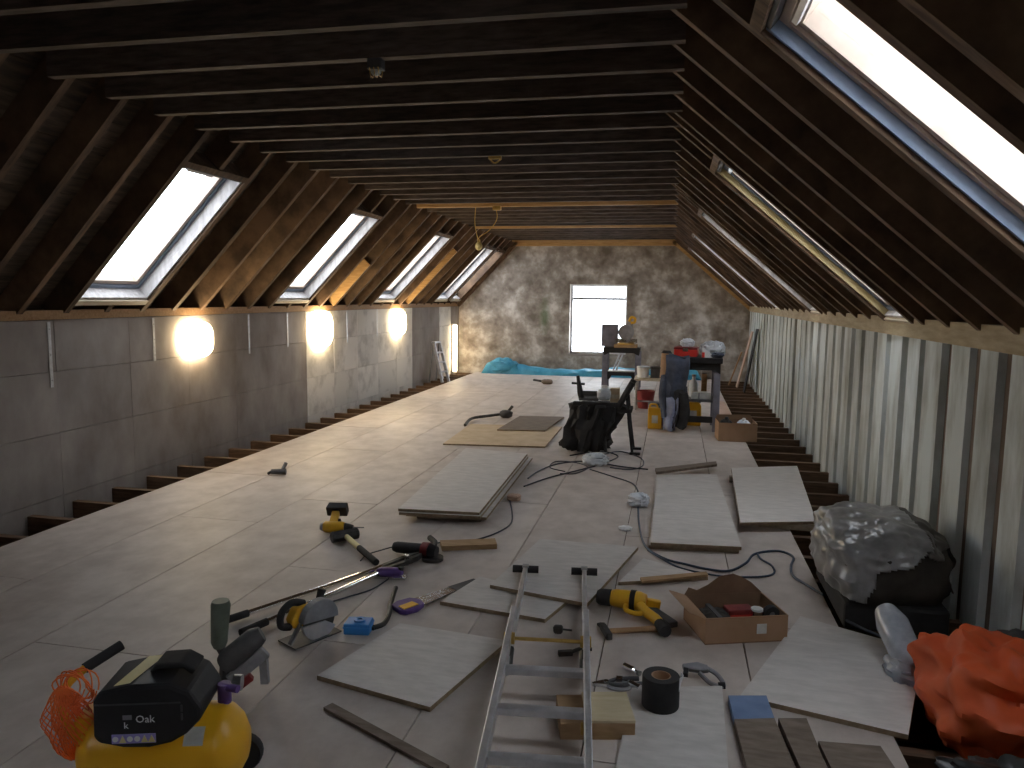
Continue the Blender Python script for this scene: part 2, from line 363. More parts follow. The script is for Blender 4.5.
# window in the far wall
w1 = struct(empty('window_1', (-1.4475, LEN+.22, HOLE[2])))
W_, H_ = HOLE[1]-HOLE[0], HOLE[3]-HOLE[2]
MB().bb((-W_/2, -.03, 0), (-W_/2+.035, .03, H_)).bb((W_/2-.035, -.03, 0), (W_/2, .03, H_)).bb((-W_/2+.035, -.03, 0), (W_/2-.035, .03, .04)).bb((-W_/2+.035, -.03, H_-.035), (W_/2-.035, .03, H_)).build('window_frame', 'white', w1)
MB().bb((-W_/2+.035, -.03, H_-.30), (W_/2-.035, .03, H_-.255)).build('transom_bar', 'grey_mid', w1)
MB().bb((-W_/2+.035, -.004, .04), (W_/2-.035, .004, H_-.30)).build('pane', 'glass', w1)
MB().bb((-W_/2+.035, -.004, H_-.255), (W_/2-.035, .004, H_-.035)).build('pane', 'glass', w1)
MB().bb((-.03, -.05, H_-.295), (.03, -.031, H_-.265)).build('catch', 'steel_dull', w1)
MB().bb((-W_/2-.02, -.24, -.03), (W_/2+.02, -.031, 0)).build('window_sill', 'concrete_grey', w1)

# roof: rafters, joists, boards
ceil = struct(empty('ceiling', (0, 0, 0)))
def slab(mb, side, u0, u1, o0, o1, y0, y1):
    v = [SP(side, u, o, y) for y in (y0, y1) for (u, o) in ((u0, o0), (u1, o0), (u1, o1), (u0, o1))]
    return mb.add(v, [(0, 1, 2, 3), (7, 6, 5, 4), (0, 4, 5, 1), (1, 5, 6, 2), (2, 6, 7, 3), (3, 7, 4, 0)])
ULO = {s: uz(s, 1.545 if s == 'L' else 1.50, .15) for s in 'LR'}; UHI = {s: uz(s, 2.46, .15) for s in 'LR'}
for side in 'LR':
    ops = openings(side)
    full = slab(MB(), side, -.10, UR[side]-.02, 0, DEP, -TH/2, TH/2).mesh('rafter', 'timber_dark')
    low = slab(MB(), side, -.10, ULO[side]-.06, 0, DEP, -TH/2, TH/2).mesh('rafter', 'timber_dark')
    hig = slab(MB(), side, UHI[side]+.06, UR[side]-.02, 0, DEP, -TH/2, TH/2).mesh('rafter', 'timber_dark')
    for yr in RAF:
        if not (YB+.05 < yr < LEN-.05): continue
        cut = any(a+.02 < yr < b-.1 for a, b in ops)
        if cut: link('rafter', low, ceil, (0, yr, 0)); link('rafter', hig, ceil, (0, yr, 0))
        else: link('rafter', full, ceil, (0, yr, 0))
    if side == 'R':
        for a, b in ops: link('rafter', full, ceil, (0, a, 0))
    # boarding on the rafters
    bw = .19; u = -.62; bc = {}
    while u < UR[side]-.01:
        u1 = min(u+bw, UR[side]+.01)
        hit = u1 > ULO[side] and u < UHI[side]
        if hit:
            cuts = [YB-.4]+[c for a, b in sorted(ops) for c in (a+TH/2, b-TH/2)]+[LEN+.4]
            segs = [(cuts[i], cuts[i+1]) for i in range(0, len(cuts), 2)]
        else: segs = [(YB-.4, 1.87), (1.87, 8.27), (8.27, LEN+.4)]
        ua, ub = u, u1
        spans = [(ua, ub)]
        for a, b in segs:
            if b-a < .02: continue
            mb = slab(MB(), side, ua, ub-.004, DEP, DEP+.02+random.random()*.004, a, b-.002); mb.build('roof_board', 'sarking', ceil)
        if hit:   # strips of the same board above and below the opening
            for (a, b) in [(x+TH/2, y_-TH/2) for x, y_ in ops]:
                if ua < ULO[side]-.01: slab(MB(), side, ua, min(ub-.004, ULO[side]), DEP, DEP+.02, a, b).build('roof_board', 'sarking', ceil)
                if ub > UHI[side]+.01: slab(MB(), side, max(ua, UHI[side]), ub-.004, DEP, DEP+.02, a, b).build('roof_board', 'sarking', ceil)
        u = u1
    # slates outside
    mb = MB(); y0 = YB-.5
    cuts = sorted(ops); o0, o1 = DEP+.026, DEP+.05
    slab(mb, side, -.7, ULO[side], o0, o1, YB-.5, LEN+.5); slab(mb, side, UHI[side], UR[side]+.06, o0, o1, YB-.5, LEN+.5)
    prev = YB-.5
    for a, b in cuts: slab(mb, side, ULO[side], UHI[side], o0, o1, prev, a+TH/2); prev = b-TH/2
    slab(mb, side, ULO[side], UHI[side], o0, o1, prev, LEN+.5)
    struct(mb.build('roof_'+('left' if side == 'L' else 'right'), 'slate'))
rp = SP('L', URL, DEP+.05, 0)
struct(MB().prism([(rp.x-.25, rp.z-.16), (rp.x, rp.z+.06), (rp.x+.25, rp.z-.16), (rp.x, rp.z+.12)], YB-.5, LEN+.5, 'Y').build('roof_ridge', 'slate'))
cj = MB().bb((XCL-.03, -TH/2, ZC), (XCR+.03, TH/2, ZC+.17))
cjm = cj.mesh('ceiling_joist', 'timber_joist'); cjp = cj.mesh('ceiling_joist', 'timber_pine_lit')
k = -17
while 2.991+.4*k < LEN-.02:
    yy = 2.991+.4*k
    if yy > YB+.05: link('ceiling_joist', cjp if (abs(yy-8.99) < .1 or abs(yy-11.79) < .1 or yy > 14.3) else cjm, ceil, (0, yy, 0))  # pine tone paints in the orange light on these joists
    k += 1
MB().bb((XCL-.1, LEN-.10, ZC-.07), (XCR+.03, LEN-.004, ZC+.05)).build('end_beam', 'timber_pine_lit', ceil)  # orange light on the beam is put into its pine colour
for side in 'LR': slab(MB(), side, -.02, 1.72 if side == 'L' else 1.90, -.05, .05, LEN-.10, LEN-.004).build('end_rafter', 'timber_pine_lit' if side == 'R' else 'timber_dark', ceil)  # right rafter's warm light painted in with the pine tone
slab(MB(), 'L', .02, .74, .0, .13, 9.015, 9.044).build('lit_pine_board', 'timber_pine_lit', ceil)  # new pine board; its yellow stands in for the rafter's lit face
slab(MB(), 'L', .02, 1.2, .0, .14, 11.815, 11.844).build('lit_pine_board', 'timber_pine_lit', ceil)  # same lit pine tone on a second rafter side
# wall plates under the rafters
struct(MB().bb((XL-.30, YB, ZE-.045), (XL-.002, LEN-.005, ZE+.02)).build('trim_1', 'wood_handle'))
struct(MB().bb((XR-.02, YB, 1.287), (XR+.30, LEN-.005, 1.40)).build('trim_2', 'plate'))

# skylights
def skylight(n, side, a, b):
    y0, y1 = a+TH/2, b-TH/2; yc = (y0+y1)/2
    root = struct(empty('window_%d' % n, tuple(SP(side, ULO[side], DEP, yc)))); inv = Vector(root.location)
    def part(nm, mb, material, of=None):
        o = mb.build(nm, material, root); 
        for v in o.data.vertices: v.co -= inv
        if of: o.parent = of
        return o
    lo, hi = ULO[side], UHI[side]
    # head and foot trimmers, pale linings (one painted as warm-lit), blue frame, sash and pane
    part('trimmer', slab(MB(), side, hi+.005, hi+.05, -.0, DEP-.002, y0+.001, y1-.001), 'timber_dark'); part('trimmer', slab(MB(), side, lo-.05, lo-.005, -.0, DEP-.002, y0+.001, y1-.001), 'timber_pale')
    part('lining', slab(MB(), side, lo, hi, .02, DEP+.02, y1-.018, y1-.001), 'lining_warm_lit' if (side == 'R' and 4 < a < 5) else 'lining_blue' if (side == 'R' and a < 4) else 'lining_pale'); part('lining', slab(MB(), side, lo, hi, .02, DEP+.02, y0+.001, y0+.018), 'lining_pale')
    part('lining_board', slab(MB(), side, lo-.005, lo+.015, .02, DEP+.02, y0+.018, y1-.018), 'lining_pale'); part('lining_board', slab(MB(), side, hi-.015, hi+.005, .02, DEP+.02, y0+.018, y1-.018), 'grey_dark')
    fo0, fo1 = (.06 if side == 'R' else DEP-.05), DEP+.08; e = .032; A, B = y0+.019, y1-.019; l2, h2 = lo+.016, hi-.016
    part('window_frame', slab(slab(slab(slab(MB(), side, l2, h2, fo0, fo1, A, A+e), side, l2, h2, fo0, fo1, B-e, B), side, l2, l2+e, fo0, fo1, A+e, B-e), side, h2-e, h2, fo0, fo1, A+e, B-e), 'sash' if side == 'R' and a < 4 else 'frame_blue')
    A, B, l2, h2 = A+e+.004, B-e-.004, l2+e+.004, h2-e-.004; e = .034; fo0 += .012; fo1 -= .02
    s_ = part('sash', slab(slab(slab(slab(MB(), side, l2, h2, fo0, fo1, A, A+e), side, l2, h2, fo0, fo1, B-e, B), side, l2, l2+e, fo0, fo1, A+e, B-e), side, h2-e, h2, fo0, fo1, A+e, B-e), 'sash')
    part('pane', slab(MB(), side, l2+e, h2-e, fo0+.05, fo0+.056, A+e, B-e), 'glass', s_)
    part('handle_bar', slab(MB(), side, h2-.03, h2-.01, fo0-.03, fo0-.012, yc-.15, yc+.15), 'frame_alu', s_)
n = 2
for side in 'LR':
    for (a, b) in openings(side):
        if n == 9: n = 10
        skylight(n, side, a, b); n += 1

# ================================================================== things
def loft(secs, amp=.0, sc=5, seed=0, n=28, pw=2.0):
    mb = MB(); e = 2/pw; vs = []; fs = []
    sg = lambda t: math.copysign(abs(t)**e, t)
    for (cx, cy, z, rx, ry) in secs:
        for k in range(n):
            a = 2*math.pi*k/n; d = Vector((sg(math.cos(a)), sg(math.sin(a)), 0)); q = Vector((math.cos(a), math.sin(a), 0))*sc*.5+Vector((seed*3.3, seed, z*sc*.6))
            f = 1+amp*(.7-2*abs(noise.noise(q))+.5*noise.noise(q*2.1))
            vs.append((cx+d.x*rx*f, cy+d.y*ry*f, z))
    for i in range(len(secs)-1):
        for k in range(n): fs.append((i*n+k, i*n+(k+1) % n, (i+1)*n+(k+1) % n, (i+1)*n+k))
    fs += [tuple(range(n-1, -1, -1)), tuple((len(secs)-1)*n+k for k in range(n))]
    return mb.add(vs, fs)
def text_mb(txt, size):   # lettering as a thin mesh in the XZ plane (reads towards -Y)
    cu = bpy.data.curves.new('lettering', 'FONT'); cu.body = txt; cu.size = size; cu.extrude = .0008; cu.resolution_u = 2
    o = bpy.data.objects.new('lettering', cu); me = o.to_mesh(); mb = MB()
    mb.add([(v.co.x, -v.co.z, v.co.y) for v in me.vertices], [tuple(p.vertices) for p in me.polygons]); o.to_mesh_clear(); bpy.data.objects.remove(o); bpy.data.curves.remove(cu); return mb
def board(name, label, cat, pts, z, th, material, group=None):
    c = sum((Vector((p[0], p[1])) for p in pts), Vector((0, 0)))/len(pts)
    o = MB().prism([(p[0]-c.x, p[1]-c.y) for p in pts], 0, th).build(name, material, loc=(c.x, c.y, z)); tag(o, label, cat, group)
    if cat == 'board':
        o.data.materials.append(M['chip_edge'])
        for f in o.data.polygons: f.material_index = 1 if abs(f.normal.z) < .5 else 0
    return o
def px(l, z=0): return [tuple(P(x, y, z)[:2]) for x, y in l]

# ---- loose chipboard and timber
G1 = 'boards stacked to the left of the cables'
q = [(-1.75, 4.66), (-1.20, 4.70), (-1.25, 6.65), (-1.86, 6.75)]
for i, (dx, dy, lb) in enumerate([(.03, .05, 'bottom sheet of the chipboard stack left of the cables'), (.0, .0, 'middle sheet of the chipboard stack left of the cables'), (-.012, .02, 'top sheet of the chipboard stack left of the cables')]):
    board('chipboard_sheet', lb, 'board', [(a+dx, b+dy) for a, b in q], .025+.0195*i, .019, 'chipboard_loose', G1)
board('batten', 'dark timber bearer under the chipboard stack left of the cables', 'timber', [(-1.66, 4.76), (-1.22, 4.79), (-1.22, 4.84), (-1.66, 4.81)], 0, .0245, 'brown_board')
board('batten', 'far dark bearer hidden under the chipboard stack left of the cables', 'timber', [(-1.78, 6.4), (-1.26, 6.43), (-1.26, 6.48), (-1.78, 6.45)], 0, .0245, 'brown_board')
q = [(-.10, 4.50), (.43, 4.55), (.39, 6.45), (-.10, 6.30)]
for i, lb in enumerate(['lower sheet of the two stacked chipboard sheets beside the extension lead', 'upper sheet of the two stacked chipboard sheets beside the extension lead']):
    board('chipboard_sheet', lb, 'board', [(a+.012*i, b-.015*i) for a, b in q], .0225*i, .022, 'chipboard_loose', 'two stacked sheets by the lead')
board('chipboard_sheet', 'chipboard sheet propped on battens beside the open joists at right', 'board', [(.47, 4.97), (.96, 5.12), (1.10, 6.85), (.53, 6.62)], .046, .02, 'chipboard_loose')
board('batten', 'pale timber offcut under the near end of the propped sheet', 'timber', [(.60, 5.13), (.95, 5.10), (.96, 5.17), (.61, 5.20)], 0, .0455, 'timber_pale')
board('batten', 'dark timber batten under the far end of the propped sheet', 'timber', [(.50, 6.35), (.94, 6.5), (.94, 6.56), (.50, 6.41)], 0, .0455, 'brown_board')
board('plywood_sheet', 'tan plywood sheet flat on floor before the black sack', 'board', [(-2.246, 7.254), (-1.216, 7.373), (-1.219, 8.583), (-2.29, 8.494)], 0, .015, 'tan_board')
board('plywood_sheet', 'brown board lying on the tan plywood sheet', 'board', [(-1.886, 8.126), (-1.356, 8.208), (-1.29, 9.235), (-1.834, 9.165)], .0155, .014, 'brown_board')
board('chipboard_sheet', 'chipboard offcut flat on floor left of the ladder', 'board', [(-1.318, 2.595), (-.815, 2.476), (-.655, 3.066), (-1.171, 3.123)], 0, .019, 'chipboard_loose')
board('chipboard_sheet', 'chipboard offcut under the larger one beyond the ladder feet', 'board', [(-1.069, 3.403), (-.534, 3.319), (-.45, 3.60), (-.961, 3.768)], 0, .019, 'chipboard_loose')
board('chipboard_sheet', 'chipboard sheet lying across the ladder feet over another offcut', 'board', [(-.87, 3.62), (-.359, 3.50), (-.157, 4.406), (-.748, 4.41)], .0195, .019, 'chipboard_loose')
board('chipboard_sheet', 'small chipboard offcut beyond the yellow nail gun', 'board', [(-.235, 3.864), (.231, 4.057), (.13, 4.12), (-.12, 4.27)], 0, .019, 'chipboard_loose')
board('chipboard_sheet', 'chipboard sheet in front of the plastic covered bale', 'board', [(.295, 2.82), (.84, 2.68), (1.09, 3.381), (.634, 3.632)], 0, .019, 'chipboard_loose')
board('chipboard_sheet', 'chipboard offcut under the black tape roll', 'board', px([(632, 692), (722, 690), (730, 800), (610, 800)]), 0, .018, 'chipboard_loose')
a, b = P(328, 708), P(445, 772); d = (b-a).normalized(); s_ = Vector((-d.y, d.x, 0))*.02
board('lath', 'thin dark lath lying in front of the left chipboard offcut', 'timber', [tuple((a-s_)[:2]), tuple((b-s_)[:2]), tuple((b+s_)[:2]), tuple((a+s_)[:2])], 0, .012, 'brown_board')
bp = empty('painted_plank', (.33, 2.55, 0)); tag(bp, 'brown plank with a blue painted end at bottom right', 'timber')
pw_ = px([(728, 703), (766, 703), (774, 726), (734, 727)]); po = px([(734, 727), (774, 726), (800, 790), (750, 790)])
MB().prism([(x-.33, y_-2.55) for x, y_ in pw_], 0, .03).build('painted_end', 'blue_paint', bp)['label'] = 'blue painted end'
MB().prism([(x-.33, y_-2.55) for x, y_ in po], 0, .03).build('plank', 'brown_board', bp)
board('plank', 'short brown plank right of the blue ended plank', 'timber', px([(778, 726), (806, 726), (832, 790), (806, 790)]), 0, .03, 'brown_board')
board('plank', 'low brown offcut at the bottom edge before the sheet', 'timber', px([(818, 747), (880, 752), (905, 790), (838, 790)]), 0, .022, 'brown_board')
a = P(560, 740); b = P(635, 740); c = P(632, 694, .07); rz = math.atan2(b.y-a.y, b.x-a.x); w = (b-a).length; dpt = .19
k = Kit(); k.add('block', MB().bb((0, 0, 0), (w, dpt, .060)), 'wood_block', bevel=.003); k.add('top_board', MB().bb((w*.36, .0, .0605), (w, dpt, .070)), 'wood_top', label='pale thin board on top')
k.place('timber_block', 'brown timber block lying between ladder and tape roll', 'timber', (a.x, a.y), rz)
board('batten', 'short worn batten beyond the sledge hammer', 'timber', px([(440, 545), (495, 543), (497, 549), (442, 551)]), 0, .03, 'wood_block')
board('batten', 'narrow dark strip across the cable tangle', 'timber', px([(655, 470), (716, 463), (717, 466), (656, 474)], .05), .046, .02, 'brown_board')
board('batten', 'thin pale lath beside the small chipboard offcut', 'timber', px([(640, 583), (706, 577), (708, 580), (642, 587)]), .0195, .012, 'wood_block')

# ---- aluminium ladder
k = Kit(); hw = .155
for s in (-1, 1):
    k.add('leg_stile', MB().bb((s*hw-.011, -.27, .012), (s*hw+.011, .82, .058)), 'alu', bevel=.003)
    k.add('rubber_foot', MB().tube([(s*hw-.068, .835, .036), (s*hw+.068, .835, .036)], .0195, 12), 'black_soft', smooth=True)
    k.add('foot_bracket', MB().bb((s*hw-.016, .80, .055), (s*hw+.016, .845, .062)), 'steel_dull')
for s in (-1, 1):
    k.add('stile', MB().bb((s*(hw+.003)-.0125, -2.5, .06), (s*(hw+.003)+.0125, .16, .118)), 'alu', bevel=.003)
    k.add('stile_end', MB().tube([(s*hw, .09, .09), (s*hw, .19, .088), (s*hw, .23, .07)], [.015, .014, .01], 8), 'alu', smooth=True)
    k.add('hinge', MB().tube([(s*hw-.022, -.10, .088), (s*hw+.022, -.10, .088)], .024, 12), 'brass', smooth=True)
    k.add('hook', MB().tube([(s*(hw-.012), -.13, .06), (s*(hw-.012), -.18, .05), (s*(hw-.012), -.22, .02)], .012, 6), 'iron')
k.add('hinge_rod', MB().tube([(-hw, -.10, .088), (hw, -.10, .088)], .008, 8), 'brass', smooth=True)
for i in range(9): k.add('rung', MB().bb((-hw+.0096, -.38-.275*i, .075), (hw-.0096, -.345-.275*i, .103)), 'alu', bevel=.004)
k.add('hinge', MB().tube([(hw-.02, -.66, .05), (hw+.018, -.66, .05)], .022, 12), 'brass', smooth=True)
k.place('aluminium_ladder', 'aluminium ladder with black rubber feet lying at bottom centre', 'ladder', (-.468, 3.0, .0), math.atan2(.192, 1.594), drop=False).location.z = .03

# ---- air compressor
k = Kit(); tr, tz = .122, .165; hl = .165
prof = [(.0005, -hl-.075), (.05, -hl-.07), (.09, -hl-.048), (tr-.008, -hl-.02), (tr, -hl), (tr, hl), (tr-.008, hl+.02), (.09, hl+.048), (.05, hl+.07), (.0005, hl+.075)]
k.add('tank', MB().lathe(prof, 'X', (0, 0, tz), 32), 'yellow', smooth=True)
for s in (-1, 1): k.add('foot', MB().bb((s*.13-.02, -.09, .012), (s*.13+.02, .09, .062)), 'black')
for s in (-1, 1): k.add('wheel', MB().lathe([(.02, -.018), (.055, -.018), (.06, -.01), (.06, .01), (.055, .018), (.02, .018), (.02, -.018)], 'Y', (.19, s*.125, .06), 20), 'black_soft', smooth=True)
out = [(-.150, .270), (-.147, .375), (-.132, .400), (-.04, .418), (.06, .420), (.115, .395), (.145, .345), (.145, .315), (.10, .268), (.06, .245), (.0, .233), (-.07, .236), (-.135, .252)]
k.add('motor_cover', MB().prism(out, -.122, .075, 'Y'), 'black', bevel=.016)
k.add('cover_handle', MB().prism([(-.02, .421), (.0, .445), (.07, .448), (.11, .424), (.10, .408), (.075, .428), (.0, .427), (-.005, .414)], -.05, .04, 'Y'), 'black_soft', of='motor_cover', bevel=.006)
k.add('top_stripe', MB().add([(-.095, -.105, .4115), (-.05, -.105, .4195), (-.01, .06, .4215), (-.06, .06, .4175)], [(0, 1, 2, 3)]).add([(-.095, -.105, .405), (-.05, -.105, .413), (-.01, .06, .415), (-.06, .06, .411)], [(3, 2, 1, 0)]), 'tri_yellow', of='motor_cover')
k.add('cover_ridge', MB().bb((-.14, -.1245, .365), (.09, -.1215, .369)).bb((.09, -.1245, .315), (.095, -.1215, .335)).bb((.09, -.1245, .34), (.095, -.1215, .36)), 'grey_dark', of='motor_cover')
t = text_mb('Oak', .030); t.v = [v+Vector((-.032, -.1245, .313)) for v in t.v]; k.add('lettering', t, 'white', of='motor_cover', label='white lettering')
t = text_mb('k', .026); t.v = [v+Vector((-.064, -.1245, .297)) for v in t.v]; k.add('lettering', t, 'white', of='motor_cover')
k.add('emblem', MB().bb((-.066, -.1245, .322), (-.042, -.1224, .335)), 'grey_mid', of='motor_cover')
k.add('label_strip', MB().bb((-.098, -.1240, .252), (.020, -.1222, .279)), 'violet', of='motor_cover')
for i, kind in enumerate('dtddtt'):
    x = -.088+.0195*i
    if kind == 't': k.add('warning_mark', MB().prism([(x-.0095, .255), (x+.0095, .255), (x, .276)], -.1255, -.1242, 'Y'), 'tri_yellow', of='label_strip')
    else: k.add('warning_mark', MB().lathe([(.0005, -.1255), (.008, -.1255), (.008, -.1242), (.0005, -.1242)], 'Y', (x, 0, .2655), 14), 'white', of='label_strip')
st = MB()
for i in range(5):
    for j in (0, 1):
        a0 = R(30+i*6); st.v.append(Vector((.085+.055*j, -(tr+.001)*math.cos(a0), tz+(tr+.001)*math.sin(a0))))
st.f = [(2*i, 2*i+1, 2*i+3, 2*i+2) for i in range(4)]
k.add('tank_label', st, 'sticker', of='tank', label='silver grey sticker')
k.add('handle', MB().tube(smooth_path([(-.235, .0, .185), (-.27, .0, .235), (-.285, .0, .30), (-.275, .01, .36), (-.235, .05, .395)]), .0125, 10), 'yellow', smooth=True)
k.add('handle_grip', MB().tube([(-.240, .045, .392), (-.165, .125, .425)], .0155, 12), 'black_soft', smooth=True)
k.add('regulator', MB().tube([(.165, .03, .28), (.165, .03, .34)], .02, 12).tube([(.16, .03, .33), (.21, .01, .33)], .012, 10), 'purple', smooth=True)
k.add('pressure_gauge', MB().lathe([(.0005, -.012), (.024, -.012), (.024, .012), (.0005, .012)], 'X', (.20, .05, .33), 16), 'steel_dull', smooth=True)
k.add('bracket', MB().bb((-.235, -.05, .20), (-.19, .05, .285)), 'yellow', bevel=.008)
k.place('air_compressor', 'yellow tank air compressor with black motor cover at bottom left', 'compressor', (-1.43, 1.85), R(17))

# ---- orange net on the compressor handle
net = empty('netting_bag', (-1.665, 1.75, .135)); tag(net, 'orange netting bundle hanging on the compressor handle', 'netting')
def nb(th, t, kk=1):
    r = (.010+.062*math.sin(math.pi*min(1, t*.98+.02))**.8)*kk; n_ = 1+.18*noise.noise(Vector((math.cos(th)*1.5, math.sin(th)*1.5, t*4)))
    return Vector((-.022*t+r*n_*math.cos(th)+.02*(1-t), r*n_*math.sin(th)*.8, .02+.215*t if t > 0 else .02))
mb = MB()
for kk in (1, .6):
    for i in range(15):
        for s in (-1, 1): mb.tube([nb(2*math.pi*i/22+s*t_*2.2/14, t_/14, kk) for t_ in range(15)], .0019, 4, cap=False)
mb.build('mesh_bag', 'orange', net)
mb = MB()
for i in range(7):
    c0 = Vector((.005+.006*i, .004*i-.01, .235+.004*(i % 3))); rr = .042+.004*(i % 4)
    mb.tube([c0+Vector((rr*math.cos(a*.3142), .012*math.sin(a*.6+i), rr*math.sin(a*.3142))) for a in range(21)], .0022, 5, cap=False)
mb.build('drawstring', 'orange', net)

# ---- tools on the left
k = Kit()   # grey-green nailer standing on its nose
k.add('grip', MB().tube([(-.065, 0, .15), (-.066, 0, .17), (-.055, 0, .32), (-.055, 0, .335)], [.022, .030, .036, .031], 14), 'green_grey', smooth=True)
k.add('grip_neck', MB().tube([(-.045, 0, .115), (-.066, 0, .155)], .016, 10), 'grey_dark', smooth=True)
k.add('housing', MB().tube([(-.05, -.01, .085), (-.03, -.005, .10), (.06, .03, .175), (.085, .04, .19)], [.035, .047, .043, .03], 16), 'grey_dark', smooth=True)
k.add('magazine', MB().bar((-.02, -.02, .03), (.105, .02, .13), .03, .05), 'grey_mid', bevel=.004)
k.add('trigger', MB().bb((-.03, -.01, .11), (-.012, .01, .135)), 'black')
k.add('nose', MB().bar((-.045, -.02, .0), (-.04, -.015, .08), .035, .03), 'black', bevel=.003)
k.add('safety_tip', MB().bar((.0, -.03, .0), (.06, -.012, .045), .03, .03), 'red_dark', bevel=.003)
k.add('foot', MB().bar((.10, .02, .0), (.095, .02, .12), .02, .03), 'grey_mid')
k.place('nail_gun', 'grey green nail gun standing on its nose behind the compressor', 'nail gun', (-1.585, 2.47), R(10))

k = Kit()   # circular saw
k.add('base_plate', MB().bb((-.12, -.07, 0), (.12, .06, .006)), 'grey_dark')
k.add('blade', MB().lathe([(.005, -.0015), (.082, -.0015), (.082, .0015), (.005, .0015), (.005, -.0015)], 'Y', (.02, -.045, .085), 32), 'iron')
arc = [(.02+.092*math.cos(R(a)), .085+.092*math.sin(R(a))) for a in range(-5, 186, 12)]
k.add('blade_guard', MB().prism(arc, -.062, -.022, 'Y'), 'grey_mid', bevel=.004)
arc = [(.02+.089*math.cos(R(a)), .085+.089*math.sin(R(a))) for a in range(185, 330, 12)]+[(.05, .07)]
k.add('lower_guard', MB().prism(arc, -.056, -.034, 'Y'), 'alu')
k.add('motor', MB().tube([(.0, -.02, .09), (.0, .05, .09), (.0, .075, .09)], [.042, .042, .034], 18), 'tool_yellow', smooth=True)
k.add('housing', MB().prism([(-.10, .10), (-.08, .06), (-.02, .05), (.03, .06), (.02, .14), (-.03, .16), (-.07, .15)], -.02, .035, 'Y'), 'tool_yellow', bevel=.008)
k.add('rear_handle', MB().tube(smooth_path([(-.02, .01, .155), (-.08, .01, .175), (-.13, .01, .145), (-.135, .01, .09), (-.09, .01, .07)]), .016, 10), 'black_soft', smooth=True)
k.add('front_knob', MB().tube([(.06, .02, .13), (.085, .02, .185)], [.012, .02], 12), 'black_soft', smooth=True)
k.add('depth_fence', MB().bar((-.12, -.03, .012), (-.05, -.02, .10), .02, .01), 'steel_dull')
a = P(302, 644); k.place('circular_saw', 'yellow circular saw with grey blade guard by the bolt croppers', 'saw', (a.x, a.y+.07), R(62))

k = Kit()   # long bolt croppers, laid on the floor along x
L_ = 1.16
for s in (-1, 1):
    k.add('handle_tube', MB().tube([(.10, s*.075, .022), (.50, s*.05, .022), (L_*.78, s*.022, .03)], .0135, 10), 'chrome', smooth=True)
    k.add('grip', MB().tube([(-.03, s*.085, .022), (.11, s*.074, .022)], .018, 10), 'black_soft', smooth=True)
    k.add('jaw_arm', MB().bar((L_*.77, s*.022, .03), (L_*.93, s*.03, .03), .028, .024), 'iron', bevel=.003)
    k.add('jaw', MB().prism([(L_*.92, s*.035), (L_*.97, s*.035), (L_*1.03, s*.008), (L_*.93, s*.004)], .016, .044), 'iron')
k.add('pivot', MB().lathe([(.0005, .0), (.014, .0), (.014, .06), (.0005, .06)], 'Z', (L_*.92, 0, 0), 12), 'steel')
a, b = P(236, 630), P(404, 566); k.place('bolt_croppers', 'long steel bolt croppers lying behind the circular saw', 'bolt cutters', (a.x, a.y), math.atan2(b.y-a.y, b.x-a.x))

k = Kit()   # sledge hammer
k.add('head', MB().tube([(-.085, 0, .037), (-.078, 0, .037), (.078, 0, .037), (.085, 0, .037)], [.03, .036, .036, .03], 8), 'iron')
k.add('handle', MB().tube([(0, -.02, .037), (0, -.24, .028)], [.016, .017], 10), 'tri_yellow', smooth=True, label='yellow handle')
k.add('grip', MB().tube([(0, -.24, .028), (0, -.50, .02)], [.018, .019], 10), 'black_soft', smooth=True)
a, b = P(345, 541), P(378, 567); k.place('sledge_hammer', 'sledge hammer with yellow handle and black grip on the floor', 'hammer', (a.x, a.y), math.atan2(b.y-a.y, b.x-a.x)+math.pi/2)

def drill(c1):
    k = Kit()
    k.add('body', MB().tube([(-.085, 0, .2), (-.075, 0, .2), (.03, 0, .2), (.05, 0, .2)], [.028, .035, .035, .03], 16), c1, smooth=True)
    k.add('rear_cap', MB().tube([(-.105, 0, .2), (-.086, 0, .2)], [.022, .03], 16), 'grey_mid', smooth=True)
    k.add('chuck', MB().tube([(.051, 0, .2), (.075, 0, .2), (.105, 0, .2)], [.027, .024, .015], 14), 'iron', smooth=True)
    k.add('grip', MB().prism([(-.055, .175), (.0, .175), (-.01, .07), (-.06, .07)], -.019, .019, 'Y'), c1, bevel=.007)
    k.add('battery', MB().prism([(-.10, .068), (.035, .068), (.035, .012), (-.09, .012)], -.037, .037, 'Y'), 'black', bevel=.006)
    k.add('trigger', MB().bb((-.004, -.01, .135), (.012, .01, .165)), 'black')
    k.add('drill_bit', MB().tube([(.104, 0, .2), (.175, 0, .2)], .004, 6), 'steel_dull')
    return k
a = P(344, 524); k = drill('tool_yellow'); k.place('cordless_drill', 'yellow cordless drill lying on its side with black battery', 'drill', (a.x-.0, a.y), R(10), pose=(R(118), 0))

k = Kit()   # grinder
k.add('body', MB().tube([(-.16, 0, .04), (-.14, 0, .04), (.02, 0, .045), (.05, 0, .045)], [.026, .032, .036, .034], 14), 'black_soft', smooth=True)
k.add('collar', MB().tube([(.03, 0, .05), (.075, 0, .05)], [.042, .045], 14), 'red_dark', smooth=True)
k.add('gear_head', MB().tube([(.076, 0, .048), (.12, 0, .045)], [.044, .032], 14), 'black', smooth=True)
k.add('side_handle', MB().tube([(.09, .03, .06), (.04, .13, .055), (-.03, .20, .05)], [.014, .017, .018], 10), 'black_soft', smooth=True)
k.add('disc_guard', MB().lathe([(.0005, 0), (.062, 0), (.062, .018), (.0005, .018)], 'Z', (.10, -.01, .0), 20), 'iron')
k.add('cord', MB().tube(smooth_path([(-.16, 0, .04), (-.22, -.02, .02), (-.28, -.10, .006), (-.26, -.2, .005)]), .004, 6), 'cable_dark', smooth=True)
